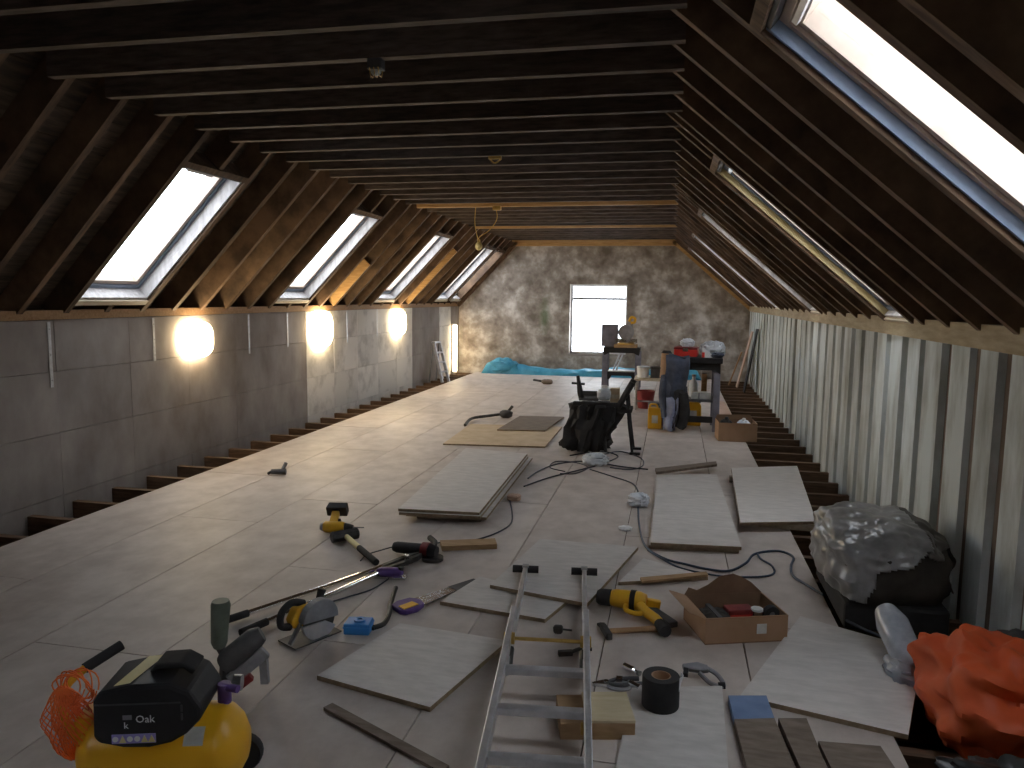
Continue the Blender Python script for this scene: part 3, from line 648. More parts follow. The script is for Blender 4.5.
a = P(404, 562); k.place('angle_grinder', 'black angle grinder with dark red collar beyond the bolt croppers', 'grinder', (a.x+.05, a.y+.10), R(-10))

k = Kit()   # trowel-like planer in navy
k.add('sole', MB().bb((-.09, -.025, 0), (.09, .025, .014)), 'steel', bevel=.003); k.add('body', MB().lump((0, 0, .035), (.075, .024, .024), 2.8, .02), 'purple', smooth=True)
k.add('front_knob', MB().tube([(.06, 0, .04), (.062, 0, .065)], [.012, .016], 10), 'black_soft', smooth=True)
a = P(390, 578); k.place('hand_plane', 'small navy hand plane beside the bolt cropper jaws', 'plane', (a.x, a.y), R(5))

k = Kit()   # blue box
k.add('shell', MB().bb((-.058, -.045, 0), (.058, .045, .05)), 'blue_plastic', bevel=.006)
k.add('recess', MB().lathe([(.012, 0), (.026, 0), (.026, .008), (.012, .008), (.012, 0)], 'Z', (.005, 0, .0502), 16), 'blue_plastic', smooth=True)
k.add('lid_rim', MB().bb((-.06, -.047, .030), (.06, .047, .036)), 'blue_plastic')
a = P(356, 634); k.place('plastic_box', 'small bright blue plastic box on the floor', 'box', (a.x, a.y+.03), R(8))
pts = smooth_path([P(374, 630)+Vector((0, 0, .012)), P(384, 626)+Vector((0, 0, .012)), P(389, 617)+Vector((0, 0, .012)), P(391, 605)+Vector((0, 0, .012)), P(396, 590)+Vector((0, 0, .012))])
r0 = pts[0].copy(); r0.z = 0
cb = empty('crowbar', r0); tag(cb, 'dark curved crowbar between blue box and handsaw', 'crowbar')
MB().tube([p-r0 for p in pts], .0115, 8).build('shaft', 'iron', cb, True); e = pts[0]-r0; MB().prism([(e.x-.03, e.y-.012), (e.x+.005, e.y-.014), (e.x+.005, e.y+.014), (e.x-.03, e.y+.012)], .004, .018).build('claw', 'iron', cb)

k = Kit()   # handsaw lying flat
k.add('blade', MB().prism([(.10, -.05), (.10, .05), (.52, .0), (.52, -.035)], .010, .0125), 'steel')
k.add('tooth_edge', MB().prism([(.10, -.051), (.52, -.036), (.52, -.041)]+[(.52-.02*i, -.036-.0007*i-(.007 if i % 2 else .003)) for i in range(1, 21)]+[(.10, -.058)], .010, .0125), 'iron', of='blade')
k.add('blade_sheath', MB().prism([(.36, -.046), (.36, .024), (.53, .004), (.53, -.044)], .0085, .014), 'grey_dark', of='blade')
hd = [(.12, .05), (.14, .0), (.12, -.055), (.06, -.075), (.0, -.06), (-.015, -.03), (-.0, .05), (.05, .065)]
k.add('handle', MB().prism(hd, 0, .024), 'purple', bevel=.005); k.add('grip_panel', MB().prism([(.0, -.045), (.085, -.05), (.085, -.005), (.005, -.0)], .0245, .029), 'tool_yellow', of='handle', label='yellow grip panel')
a, b = P(398, 612), P(462, 586); k.place('handsaw', 'handsaw with purple and yellow handle on the floor', 'saw', (a.x, a.y), math.atan2(b.y-a.y, b.x-a.x))

a = P(280, 475); k = Kit(); k.add('body', MB().tube([(-.07, 0, .03), (.05, 0, .03)], [.022, .026], 10), 'grey_dark', smooth=True); k.add('grip', MB().tube([(.02, 0, .04), (.045, .03, .10)], .016, 8), 'grey_mid', smooth=True); k.add('nozzle', MB().tube([(-.07, 0, .03), (-.10, .01, .012)], .012, 8), 'black', smooth=True)
k.place('glue_gun', 'small dark hand tool alone near the left wall', 'tool', (a.x, a.y), R(15))

# ---- tools right of the ladder
k = Kit()   # framing nailer on its side
k.add('body', MB().tube([(-.02, 0, .06), (.0, 0, .06), (.12, 0, .062), (.15, 0, .062)], [.036, .043, .046, .036], 16), 'tool_yellow', smooth=True)
k.add('end_cap', MB().tube([(-.09, 0, .055), (-.075, 0, .055), (-.02, 0, .058)], [.03, .04, .04], 16), 'black_soft', smooth=True)
k.add('band', MB().tube([(.075, 0, .062), (.10, 0, .062)], .049, 16), 'black', smooth=True)
k.add('handle', MB().tube(smooth_path([(.12, -.02, .055), (.16, -.08, .05), (.22, -.14, .045), (.25, -.19, .04)]), .024, 10), 'tool_yellow', smooth=True)
k.add('guard_loop', MB().tube(smooth_path([(.06, -.03, .05), (.07, -.085, .045), (.12, -.11, .045), (.17, -.09, .05)]), .012, 8), 'tool_yellow', smooth=True)
k.add('grip', MB().tube([(.24, -.17, .04), (.275, -.225, .036), (.28, -.235, .036)], [.026, .03, .026], 10), 'black_soft', smooth=True)
k.add('magazine', MB().bar((.15, .02, .03), (.30, -.14, .03), .05, .028), 'grey_dark', bevel=.004)
k.add('nose', MB().bar((.15, 0, .06), (.215, .015, .05), .03, .045), 'tool_yellow', bevel=.006)
a = P(608, 612); k.place('nail_gun', 'yellow nail gun on its side left of the cardboard box', 'nail gun', (a.x+.03, a.y+.05, .0), R(-8))

k = Kit()   # claw hammer
k.add('handle', MB().tube([(0, 0, .018), (.14, 0, .016), (.29, 0, .016)], [.012, .013, .016], 10), 'wood_handle', smooth=True)
k.add('head', MB().bar((0, .05, .018), (0, -.06, .018), .028, .03), 'iron', bevel=.004); k.add('claw', MB().prism([(-.013, .05), (.013, .05), (.018, .085), (-.0, .09), (-.018, .085)], .010, .020), 'iron')
a, b = P(606, 634), P(645, 630); k.place('claw_hammer', 'claw hammer with wooden handle in front of the yellow nail gun', 'hammer', (a.x, a.y-.01), math.atan2(b.y-a.y, b.x-a.x)-R(5))

def carton(name, label, loc, rz, w, d, h, flaps, sticker=None, extra=None):
    k = Kit(); t = .005
    k.add('base', MB().bb((0, 0, 0), (w, d, t)), 'cardboard_in')
    k.add('front_panel', MB().bb((0, 0, t), (w, t, h)), 'cardboard'); k.add('back_panel', MB().bb((0, d-t, t), (w, d, h)), 'cardboard_in')
    k.add('side_panel', MB().bb((0, t, t), (t, d-t, h)), 'cardboard'); k.add('side_panel', MB().bb((w-t, t, t), (w, d-t, h)), 'cardboard')
    for f in flaps: k.add('flap', f[0], f[1])
    if sticker: k.add('sticker', MB().bb((sticker[0], -.0015, sticker[2]), (sticker[1], -.0002, sticker[3])), 'sticker', of='front_panel', label='white printed sticker')
    if extra: extra(k)
    return k.place(name, label, 'box', loc, rz)
a, b = P(705, 645), P(787, 641); w = (b-a).length; rz = math.atan2(b.y-a.y, b.x-a.x)
tornpts = [(0.0, .12), (w*.05, .155), (w*.16, .14), (w*.30, .165), (w*.45, .205), (w*.62, .215), (w*.72, .20), (w*.86, .17), (w, .12)]
carton('cardboard_box', 'open cardboard box with a torn flap beside the yellow nail gun', (a.x, a.y), rz, w, .27, .12,
       [(MB().prism(tornpts, .266, .27, 'Y'), 'cardboard_in'), (MB().add([(-.0, .0, .12), (-.0, .27, .12), (-.085, .25, .155), (-.075, .01, .15)], [(0, 1, 2, 3)]).add([(0, 0, .116), (0, .27, .116), (-.085, .25, .151), (-.075, .01, .146)], [(3, 2, 1, 0)]), 'cardboard'),
        (MB().prism([(0, .12), (w, .12), (w*.98, .118), (w*.02, .118)], -.003, 0.003, 'Y'), 'cardboard')], sticker=(w*.62, w*.74, .04, .085))
ca, sa = math.cos(rz), math.sin(rz)
def inbox(u, v): return (a.x+u*ca-v*sa, a.y+u*sa+v*ca)
k = Kit(); k.add('case', MB().bb((-.06, -.035, 0), (.06, .035, .10)), 'red', bevel=.006); k.add('lid', MB().bb((-.061, -.036, .0805), (.061, .036, .103)), 'red_dark', bevel=.004); p_ = inbox(w*.55, .13); k.place('small_case', 'small red case inside the open cardboard box', 'case', (*p_, .0055), rz)
k = Kit(); k.add('can', MB().lathe([(.0005, 0), (.03, 0), (.03, .10), (.0005, .10)], 'Z', (0, 0, 0), 16), 'steel', smooth=True); k.add('lid', MB().lathe([(.0005, .1), (.027, .1), (.027, .108), (.0005, .108)], 'Z', (0, 0, 0), 16), 'white', smooth=True); p_ = inbox(w*.74, .10); k.place('tin_can', 'small shiny tin inside the open cardboard box', 'tin', (*p_, .0055))
k = Kit(); k.add('reel', MB().lathe([(.014, 0), (.036, 0), (.036, .03), (.014, .03), (.014, 0)], 'Y', (0, 0, .036), 18), 'black_soft', smooth=True); k.add('hub', MB().lathe([(.0005, .006), (.0135, .006), (.0135, .024), (.0005, .024)], 'Y', (0, 0, .036), 12), 'grey_mid', smooth=True); p_ = inbox(w*.9, .07); k.place('tape_reel', 'black reel standing in the corner of the open cardboard box', 'reel', (*p_, .056), rz)
k = Kit(); k.add('bundle', MB().lump((0, 0, .025), (.06, .07, .025), 3, .12, 4, 3, floor=0), 'black_soft', smooth=True); k.add('strap', MB().bb((-.062, -.01, .0), (.062, .01, .052)), 'grey_dark'); p_ = inbox(w*.9-.03, .08); k.place('cloth_bundle', 'dark folded bundle under the reel in the cardboard box', 'bundle', (*p_, .0055), rz)
k = Kit(); k.add('bundle', MB().lump((0, 0, .045), (.08, .08, .045), 3, .15, 4, 5, floor=0), 'sack_dark', smooth=True); k.add('tie', MB().bb((-.01, -.082, .0), (.01, .082, .092)), 'grey_dark'); p_ = inbox(w*.24, .13); k.place('cloth_bundle', 'dark crumpled cloth filling the left of the cardboard box', 'bundle', (*p_, .0055), rz)

k = Kit()   # roll of black damp-proof tape
k.add('roll', MB().lathe([(.036, 0), (.066, 0), (.068, .004), (.068, .112), (.066, .116), (.036, .116), (.036, 0)], 'Z', (0, 0, 0), 36), 'black_soft', smooth=True)
k.add('core', MB().lathe([(.031, .001), (.0355, .001), (.0355, .115), (.031, .115), (.031, .001)], 'Z', (0, 0, 0), 28), 'cardboard', smooth=True)
k.add('loose_end', MB().sheet(lambda u, v: (.066+.004*u+.012*v*math.sin(u*3), -.02+.05*u, .07+.05*v), 6, 4, .0015), 'white', label='pale loose end')
a = P(660, 709); k.place('tape_roll', 'wide black tape roll standing on end by the ladder', 'tape roll', (a.x, a.y-.005, .0185))

k = Kit()   # staple gun
k.add('body', MB().prism([(-.10, .10), (-.02, .13), (.04, .12), (.05, .09), (-.0, .075), (-.09, .075)], -.018, .018, 'Y'), 'grey_mid', bevel=.006)
k.add('handle', MB().tube(smooth_path([(.03, 0, .11), (.09, 0, .08), (.13, 0, .03), (.12, 0, .008), (.06, 0, .02), (.0, 0, .07)]), .013, 8), 'grey_mid', smooth=True)
k.add('grip_end', MB().tube([(.105, 0, .012), (.14, 0, .02)], .018, 8), 'black_soft', smooth=True); k.add('nose', MB().bb((-.085, -.016, .04), (-.06, .016, .09)), 'black')
a = P(698, 686)
for q in k.p: q[1].xf(Matrix.Scale(.72, 3))
k.place('staple_gun', 'blue grey staple gun lying right of the tape roll', 'staple gun', (a.x, a.y), R(-8), pose=(R(-62), 0))

def pliers(name, label, loc, rz, cat, c):
    k = Kit()
    for s in (-1, 1): k.add('handle', MB().tube(smooth_path([(.0, s*.006, .012), (-.05, s*.025, .012), (-.13, s*.02, .012)]), .009, 8), c, smooth=True)
    k.add('jaws', MB().prism([(.0, -.016), (.02, -.016), (.065, -.004), (.065, .004), (.02, .016), (0, .016)], .004, .02), 'steel', bevel=.002); k.add('pivot', MB().lathe([(.0005, 0), (.010, 0), (.010, .024), (.0005, .024)], 'Z', (.008, 0, 0), 10), 'steel')
    k.place(name, label, cat, loc, rz)
a = P(608, 686); pliers('pliers', 'dark handled pliers on floor just right of the ladder', (a.x, a.y), R(200), 'pliers', 'grey_dark')
def socket(label, p0, p1):
    a, b = P(*p0), P(*p1); k = Kit(); L0 = (b-a).length
    k.add('shaft', MB().tube([(0, 0, .014), (L0, 0, .014)], .007, 8), 'chrome', smooth=True); k.add('socket', MB().tube([(-.02, 0, .014), (.03, 0, .014)], .0145, 12), 'chrome', smooth=True); k.add('ring', MB().tube([(L0-.012, 0, .014), (L0, 0, .014)], .011, 10), 'steel_dull', smooth=True)
    k.place('socket_wrench', label, 'wrench', (a.x, a.y), math.atan2(b.y-a.y, b.x-a.x))
socket('shiny chrome socket wrench just behind the tape roll', (628, 671), (640, 677)); socket('shiny chrome socket wrench touching the left of the tape roll', (636, 690), (628, 686))
k = Kit(); k.add('ring', MB().tube([(.045*math.cos(t*.3142), .03*math.sin(t*.3142), .008) for t in range(21)], .007, 6), 'steel_dull', smooth=True); k.add('catch', MB().bb((-.012, .022, 0), (.012, .05, .022)), 'steel'); a = P(614, 683); k.place('snap_ring', 'oval steel ring clip on floor by the pliers', 'clip', (a.x+.02, a.y-.03))
k = Kit(); k.add('jaw', MB().bar((-.05, 0, .012), (.01, .0, .012), .022, .02), 'iron'); k.add('handle', MB().tube(smooth_path([(.0, 0, .012), (.05, .03, .012), (.10, .02, .012)]), .008, 8), 'iron', smooth=True); a = P(570, 655); k.place('g_clamp', 'small dark clamp on the floor seen through the ladder', 'clamp', (a.x, a.y), R(20))
k = Kit(); k.add('body', MB().lump((0, 0, .018), (.022, .02, .018), 3, .1, floor=0), 'iron', smooth=True); k.add('stud', MB().tube([(0, 0, .02), (.06, .02, .01)], .005, 6), 'iron'); a = P(558, 633); k.place('bolt', 'dark loose bolt on the floor between ladder stiles', 'bolt', (a.x, a.y))

# ---- bale under polythene, right
bl = empty('wrapped_bale', (1.045, 3.95, -.022)); bl.scale = (.92, .92, .87); tag(bl, 'dark bale half covered in clear polythene against the right wall', 'bale')
MB().bb((-.24, -.36, -.0), (.25, .42, .15)).build('lower_slab', 'black_soft', bl, bevel=.02)
MB().lump((.0, .03, .30), (.285, .42, .21), 3.6, .07, 3, 2, 40, 24, floor=.152).build('bale_body', 'sack_dark', bl, True)
def film(name, material, keep, grow, seed):
    mb = MB().lump((.0, .03, .30), (.285+grow, .42+grow, .215+grow), 3.2, .075, 3.4, seed, 170, 100, floor=.15, ridged='soft')
    cen = lambda f: sum((mb.v[i] for i in f), Vector())/len(f)
    mb.f = [f for f in mb.f if keep(cen(f))]
    o = mb.build(name, material, bl, True); m = o.modifiers.new('film', 'SOLIDIFY'); m.thickness = .003; return o
edge = lambda c: .05*noise.noise(Vector((c.x*9, c.z*9, 3)))
film('polythene_sheet', 'polythene', lambda c: c.z > .17 and c.x < .14+edge(c) and not (c.y < -.22 and c.x > -.13+edge(c)+.1*(c.z-.2) and c.z < .40+.06*math.sin(c.x*9)+edge(c)), .025, 2)
film('dust_sheet', 'polythene_dark', lambda c: c.z > .2 and c.x >= .12+edge(c) and not (c.y < -.22 and c.z < .44+edge(c)), .018, 2)

# ---- orange tarpaulin, bubble wrap and black sack at the right edge
ot = empty('orange_tarpaulin', (1.16, 2.80, -.022)); tag(ot, 'crumpled orange tarpaulin heap at right edge', 'tarpaulin')
MB().lump((0.0, .02, .12), (.225, .33, .20), 2.4, .22, 2.4, 5, 72, 44, floor=.0, ridged='soft').build('tarpaulin', 'orange_cloth', ot, True)
MB().lump((.12, .16, .17), (.09, .16, .15), 2.4, .12, 3, 9, 24, 14, floor=.02).build('dark_lining', 'black_soft', ot, True)
bw_ = empty('bubble_wrap_roll', (.96, 3.235, -.02)); tag(bw_, 'bluish white plastic wrapped roll leaning by the orange tarpaulin', 'roll')
MB().tube([(.02, -.12, .075), (0, -.05, .12), (-.02, .06, .18), (-.03, .13, .205)], [.05, .062, .065, .045], 18).build('wrapped_roll', 'bubble', bw_, True)
MB().lump((.01, -.09, .05), (.085, .11, .06), 2.4, .2, 4, 3, floor=0).build('loose_wrap', 'bubble', bw_, True)
bs = empty('black_sack', (1.06, 2.30, -.022)); tag(bs, 'shiny black plastic sack in front of the orange tarpaulin', 'sack')
MB().lump((0, 0, .07), (.24, .17, .095), 2.5, .3, 3.2, 4, 64, 36, floor=.0, ridged='soft').build('sack', 'black_gloss', bs, True)
MB().lump((-.18, .10, .05), (.05, .05, .04), 2.2, .3, 4, 6, floor=.0).build('sack_neck', 'black_gloss', bs, True)

# ---- cables
def cable(name, label, l, r=.0055, material='cable_dark', group='electric leads on the floor', zs=None):
    pts = [P(x, y)+Vector((0, 0, r+(zs[i] if zs else 0))) for i, (x, y) in enumerate(l)]; pts = smooth_path(pts, 7); o0 = pts[0].copy(); o0.z = 0
    o = MB().tube([p-o0 for p in pts], r, 6).build(name, material, smooth=True, loc=o0); tag(o, label, 'cable', group)
cable('extension_lead', 'dark blue lead looping from the white bag to the bale', [(638, 506), (639, 525), (643, 543), (652, 553), (668, 561), (684, 565), (706, 570), (729, 572), (746, 564), (755, 555), (778, 552), (793, 558), (791, 567), (793, 577), (808, 587), (823, 596)], .007, 'cable_blue')
cable('extension_lead', 'second dark blue lead with a small loop before the stacked sheets', [(648, 551), (664, 561), (684, 570), (721, 577), (755, 578), (773, 575), (772, 567), (761, 560), (757, 554)], .006, 'cable_blue')
cable('extension_lead', 'dark lead trailing over the sheet before the bale to the tarpaulin', [(846, 626), (866, 636), (884, 644), (902, 654), (914, 658), (922, 657)], .007, 'cable_dark', zs=[.02]*6)
cable('extension_lead', 'grey lead crossing the floor left of the stacked sheets', [(528, 479), (540, 471), (560, 464), (590, 462), (620, 467), (648, 470)], .006)
cable('extension_lead', 'grey lead curving beside the left chipboard stack', [(524, 487), (550, 478), (578, 471), (600, 465), (618, 457), (600, 452), (570, 456)], .006)
cable('extension_lead', 'thin lead running from the sack to the white plastic bag', [(590, 470), (612, 477), (632, 484), (638, 492)], .006)
cable('extension_lead', 'tangled lead loop under the black sack workbench', [(565, 472), (550, 468), (556, 462), (575, 463), (588, 468), (575, 474), (560, 474)], .005)
cable('extension_lead', 'grey lead looping from the workbench leg back', [(600, 456), (620, 452), (640, 458), (643, 466), (630, 470), (610, 468)], .005)
cable('extension_lead', 'thin grey flex between the left stack and worn batten', [(509, 497), (512, 513), (511, 524), (500, 532), (485, 538), (474, 541)], .005)
cable('extension_lead', 'short thin flex beside the worn batten', [(433, 562), (428, 553), (432, 546), (440, 543)], .004)
cable('extension_lead', 'dark flex beside the bolt croppers', [(330, 603), (350, 597), (372, 590), (388, 580)], .004)
k = Kit(); k.add('pipe', MB().tube(smooth_path([P(465, 427)+Vector((0, 0, .03)), P(472, 421)+Vector((0, 0, .04)), P(490, 419)+Vector((0, 0, .05)), P(504, 417)+Vector((0, 0, .05))]), .018, 8), 'iron', smooth=True)
q0 = P(506, 418); k.add('gun_body', MB().lump((q0.x, q0.y, .06), (.08, .06, .05), 2.6, .1, 3, 2), 'grey_dark', smooth=True); k.add('trigger_grip', MB().tube([(q0.x, q0.y, .06), (q0.x+.08, q0.y+.02, .16)], .018, 8), 'iron', smooth=True)
for q in k.p: q[1].v = [v-Vector((q0.x, q0.y, 0)) for v in q[1].v]
k.place('spray_lance', 'dark bent lance with a trigger gun beyond the plywood', 'lance', (q0.x, q0.y))
def bag(name, label, loc, r, material, seed, cat='bag', group=None, h=None):
    k = Kit(); k.add('bag', MB().lump((0, 0, r[2]*.9), r, 2.3, .28, 3.2, seed, 28, 16, floor=0, ridged=True), material, smooth=True); k.add('bag_neck', MB().lump((r[0]*.5, -.1*r[1], r[2]*1.55), (r[0]*.3, r[1]*.3, r[2]*.35), 2.2, .3, 3, seed+1, 14, 8), material, smooth=True)
    return k.place(name, label, cat, loc, group=group)
a = P(595, 466); bag('plastic_bag', 'crumpled white plastic bag below the black sack', (a.x, a.y+.05), (.11, .10, .055), 'white_bag', 3)
a = P(638, 508); bag('plastic_bag', 'white plastic bag on the lead left of stacked sheets', (a.x, a.y+.05), (.075, .075, .05), 'white_bag', 6)
a = P(625, 530); o = MB().lump((0, 0, .012), (.045, .04, .014), 2.4, .2, 3, 2, floor=0).build('paper_scrap', 'white', smooth=True, loc=(a.x, a.y, 0)); tag(o, 'small white scrap on the floor beside the lead', 'scrap')
a = P(514, 500); o = MB().lump((0, 0, .02), (.05, .04, .025), 4, .1, 3, 2, floor=0).build('wood_offcut', 'pink_wood', smooth=False, loc=(a.x, a.y, 0)); tag(o, 'small pinkish wood offcut beside the left chipboard stack', 'offcut')
a = P(547, 384); k = Kit(); k.add('body', MB().lump((0, 0, .04), (.10, .06, .045), 2.6, .1, floor=0), 'brown_board', smooth=True); k.add('arm', MB().tube([(-.05, 0, .04), (-.25, .05, .06)], .02, 8), 'iron'); k.place('hand_tool', 'small dark tool lying alone on the far floor', 'tool', (a.x, a.y))

# ---- black sack workbench
wb = empty('folding_workbench', (-.66, 7.4, 0)); tag(wb, 'folding workbench draped with a black plastic sack', 'workbench')
def W(x, y_, z): return (x+.66, y_-7.4, z)
sk = loft([W(-.815, 7.4, .025)+(.19, .20), W(-.81, 7.4, .06)+(.205, .22), W(-.79, 7.4, .14)+(.185, .21), W(-.76, 7.4, .24)+(.195, .20), W(-.73, 7.4, .33)+(.20, .19), W(-.71, 7.4, .41)+(.215, .18), W(-.70, 7.4, .455)+(.225, .17), W(-.70, 7.4, .475)+(.19, .14)], .5, 8, 3, 56)
sk.build('black_sack', 'black_soft', wb, True)
for dy in (-.12, .14):
    MB().tube([W(-.50, 7.4+dy, .44), W(-.36, 7.4+dy, .70)], .03, 8).build('clamp_arm', 'black_soft', wb, True)
    MB().tube([W(-.41, 7.4+dy, .55), W(-.385, 7.4+dy, .30), W(-.345, 7.4+dy, .012)], .013, 8).build('leg', 'black_soft', wb, True)
    MB().bb(W(-.37, 7.4+dy-.02, 0), W(-.27, 7.4+dy+.02, .022)).build('foot', 'black', wb)
    MB().tube([W(-.70, 7.4+dy, .45), W(-.62, 7.4+dy, .20), W(-.60, 7.4+dy, .012)], .016, 8).build('leg', 'grey_dark', wb, True)
MB().bb(W(-.62, 7.27, .40), W(-.36, 7.55, .44)).build('jaw_board', 'black_soft', wb, bevel=.01)
MB().bb(W(-.93, 7.25, .46), W(-.46, 7.30, .50)).build('jaw_board', 'black_soft', wb, bevel=.01)
MB().bb(W(-.88, 7.34, .50), W(-.69, 7.58, .525)).bb(W(-.88, 7.56, .525), W(-.69, 7.58, .57)).build('tray', 'grey_dark', wb, bevel=.006)
MB().tube([W(-.855, 7.38, .50), W(-.875, 7.38, .58), W(-.90, 7.38, .74)], [.03, .03, .016], 8).build('clamp_post', 'black', wb, True)
MB().tube([W(-.96, 7.38, .665), W(-.83, 7.38, .66)], .012, 8).build('clamp_bar', 'iron', wb, True)
for z in (.11, .17): MB().lump(W(-.985, 7.33, z), (.035, .04, .02), 2.2, .3, 3, int(z*100)).build('torn_edge', 'white_bag', wb, True)
k = Kit(); k.add('pack', MB().lump((0, 0, .06), (.07, .07, .06), 3, .15, 4, 7, floor=0), 'white_bag', smooth=True); k.add('fold', MB().bb((-.03, -.02, .11), (.03, .02, .15)), 'white', bevel=.01); k.place('plastic_bag', 'pale plastic bag on the tray above the black sack', 'bag', (-.64, 7.42, .5))
k = Kit(); k.add('packet', MB().bb((-.045, -.04, 0), (.045, .04, .15)), 'tan_board', bevel=.006); k.add('band', MB().bb((-.046, -.041, .05), (.046, .041, .09)), 'timber_pale'); k.place('packet', 'tan packet standing on the black sack workbench', 'packet', (-.535, 7.43, .475))

# ---- stand with a mitre saw, far
k = Kit()
k.add('top', MB().prism([(-.31, .69), (.31, .69), (.29, .55), (.20, .60), (-.20, .60), (-.29, .55)], -.16, .16, 'Y'), 'black', bevel=.01)
for s in (-1, 1):
    for t in (-1, 1): k.add('leg', MB().bar((s*.27, t*.13, .62), (s*.27, t*.19, .0), .09, .045, (0, 1, 0)), 'slate_grey', bevel=.006)
k.add('shelf', MB().prism([(-.26, .285), (.26, .285), (.26, .16), (.20, .15), (.16, .22), (-.16, .22), (-.20, .15), (-.26, .16)], -.15, .15, 'Y'), 'black', bevel=.006)
k.add('shelf_tray', MB().bb((-.22, -.14, .2855), (.22, .14, .30)), 'sticker')
k.place('saw_stand', 'dark plastic sawhorse stand before the far window', 'sawhorse', (-.82, 12.75))
k = Kit()
k.add('rail', MB().bar((-.11, 0, 0.0), (.05, .05, .42), .035, .02), 'alu'); k.add('rail', MB().bar((-.06, 0, 0.0), (.10, .05, .42), .035, .02), 'alu')
for i in range(4): k.add('rung', MB().bar((-.10+.045*i, .01*i, .06+.105*i), (-.05+.045*i, .01*i, .06+.105*i), .02, .02), 'alu')
k.place('alloy_rack', 'slanted aluminium rail standing on the sawhorse shelf', 'rail', (-.85, 12.75, .3005))
k = Kit()
k.add('base', MB().bb((-.17, -.13, 0), (.21, .13, .05)), 'wood_block', bevel=.006); k.add('turntable', MB().lathe([(.0005, .05), (.14, .05), (.14, .075), (.0005, .075)], 'Z', (.02, 0, 0), 24), 'brass', smooth=True)
k.add('fence', MB().bb((-.16, .07, .0755), (.20, .09, .14)), 'steel')
k.add('blade_guard', MB().tube([(.02, -.03, .25), (.02, .03, .25)], .13, 24), 'grey_mid', smooth=True); k.add('motor', MB().tube([(.02, .03, .27), (.02, .15, .27)], .055, 16), 'slate_grey', smooth=True)
k.add('arm', MB().bar((.04, .08, .07), (.12, .05, .30), .06, .05), 'slate_grey', bevel=.006); k.add('post', MB().tube([(.10, .02, .30), (.11, 0, .42)], .02, 8), 'grey_mid', smooth=True)
k.add('handle', MB().tube(smooth_path([(.06, -.02, .43), (.10, -.02, .50), (.16, -.02, .48), (.15, -.02, .42), (.09, -.02, .41)]), .022, 8), 'tool_yellow', smooth=True, label='yellow handle')
k.place('mitre_saw', 'mitre saw with yellow handle on the dark stand by the window', 'saw', (-.78, 12.72, .6905))
k = Kit(); k.add('panel', MB().bb((-.14, -.02, 0), (.14, .02, .36)), 'slate_grey', bevel=.006); k.add('edge_strip', MB().bb((-.145, -.025, .3605), (.145, .025, .375)), 'grey_dark'); k.place('case_panel', 'upright grey tool case on the stand against the window', 'case', (-1.04, 12.86, .6905))

# ---- small table and clutter behind the workbench
k = Kit()
k.add('top', MB().bb((-.24, -.25, .40), (.22, .25, .43)), 'timber_pale', bevel=.004)
for s in (-1, 1):
    for t in (-1, 1): k.add('leg', MB().tube([(s*.20-.01, t*.21, .40), (s*.20-.01, t*.22, 0)], .014, 8), 'steel_dull', smooth=True)
k.add('brace', MB().tube([(-.21, -.21, .12), (.19, -.21, .12)], .010, 8), 'steel_dull', smooth=True)
k.place('small_table', 'small pale topped table behind the folding workbench', 'table', (-.25, 10.5))
k = Kit(); k.add('tub', MB().lathe([(.0005, 0), (.075, 0), (.085, .13), (.0005, .13)], 'Z', (0, 0, 0), 18), 'white', smooth=True); k.add('lid', MB().lathe([(.0005, .13), (.089, .13), (.089, .15), (.0005, .15)], 'Z', (0, 0, 0), 18), 'white_bag', smooth=True); k.place('plastic_tub', 'white plastic tub on the small table', 'tub', (-.38, 10.45, .431))
k = Kit(); k.add('box', MB().bb((-.08, -.07, 0), (.08, .07, .12)), 'grey_dark', bevel=.006); k.add('lid', MB().bb((-.082, -.072, .1205), (.082, .072, .15)), 'grey_dark', bevel=.004); k.place('small_case', 'dark reddish case on the small table beside the tub', 'case', (-.20, 10.45, .431))
k = Kit(); k.add('tube', MB().tube([(0, 0, 0), (.02, .02, .33)], .07, 14), 'cardboard', smooth=True); k.add('cap', MB().tube([(.02, .02, .3305), (.022, .022, .37)], [.075, .05], 14), 'black_soft', smooth=True); k.place('cardboard_tube', 'brown cardboard tube with black cap beside the bench', 'tube', (-.09, 10.40, .431))
k = Kit(); k.add('bucket', MB().lathe([(.0005, 0), (.10, 0), (.13, .24), (.12, .24), (.095, .01), (.0005, .01)], 'Z', (0, 0, 0), 20), 'red_dark', smooth=True); k.add('bail', MB().tube([(.125*math.cos(R(t)), .0, .24-.08*math.sin(R(t))) for t in range(0, 181, 20)], .004, 6), 'steel_dull'); k.place('bucket', 'dark red bucket under the small table', 'bucket', (-.34, 10.5))
k = Kit(); k.add('can', MB().lathe([(.0005, 0), (.09, 0), (.09, .2), (.0005, .2)], 'Z', (0, 0, 0), 18), 'grey_mid', smooth=True); k.add('lid', MB().lathe([(.0005, .2), (.093, .2), (.093, .215), (.0005, .215)], 'Z', (0, 0, 0), 18), 'grey_dark', smooth=True); k.place('paint_can', 'grey paint can on floor left of the dark bench', 'can', (-.18, 9.45))

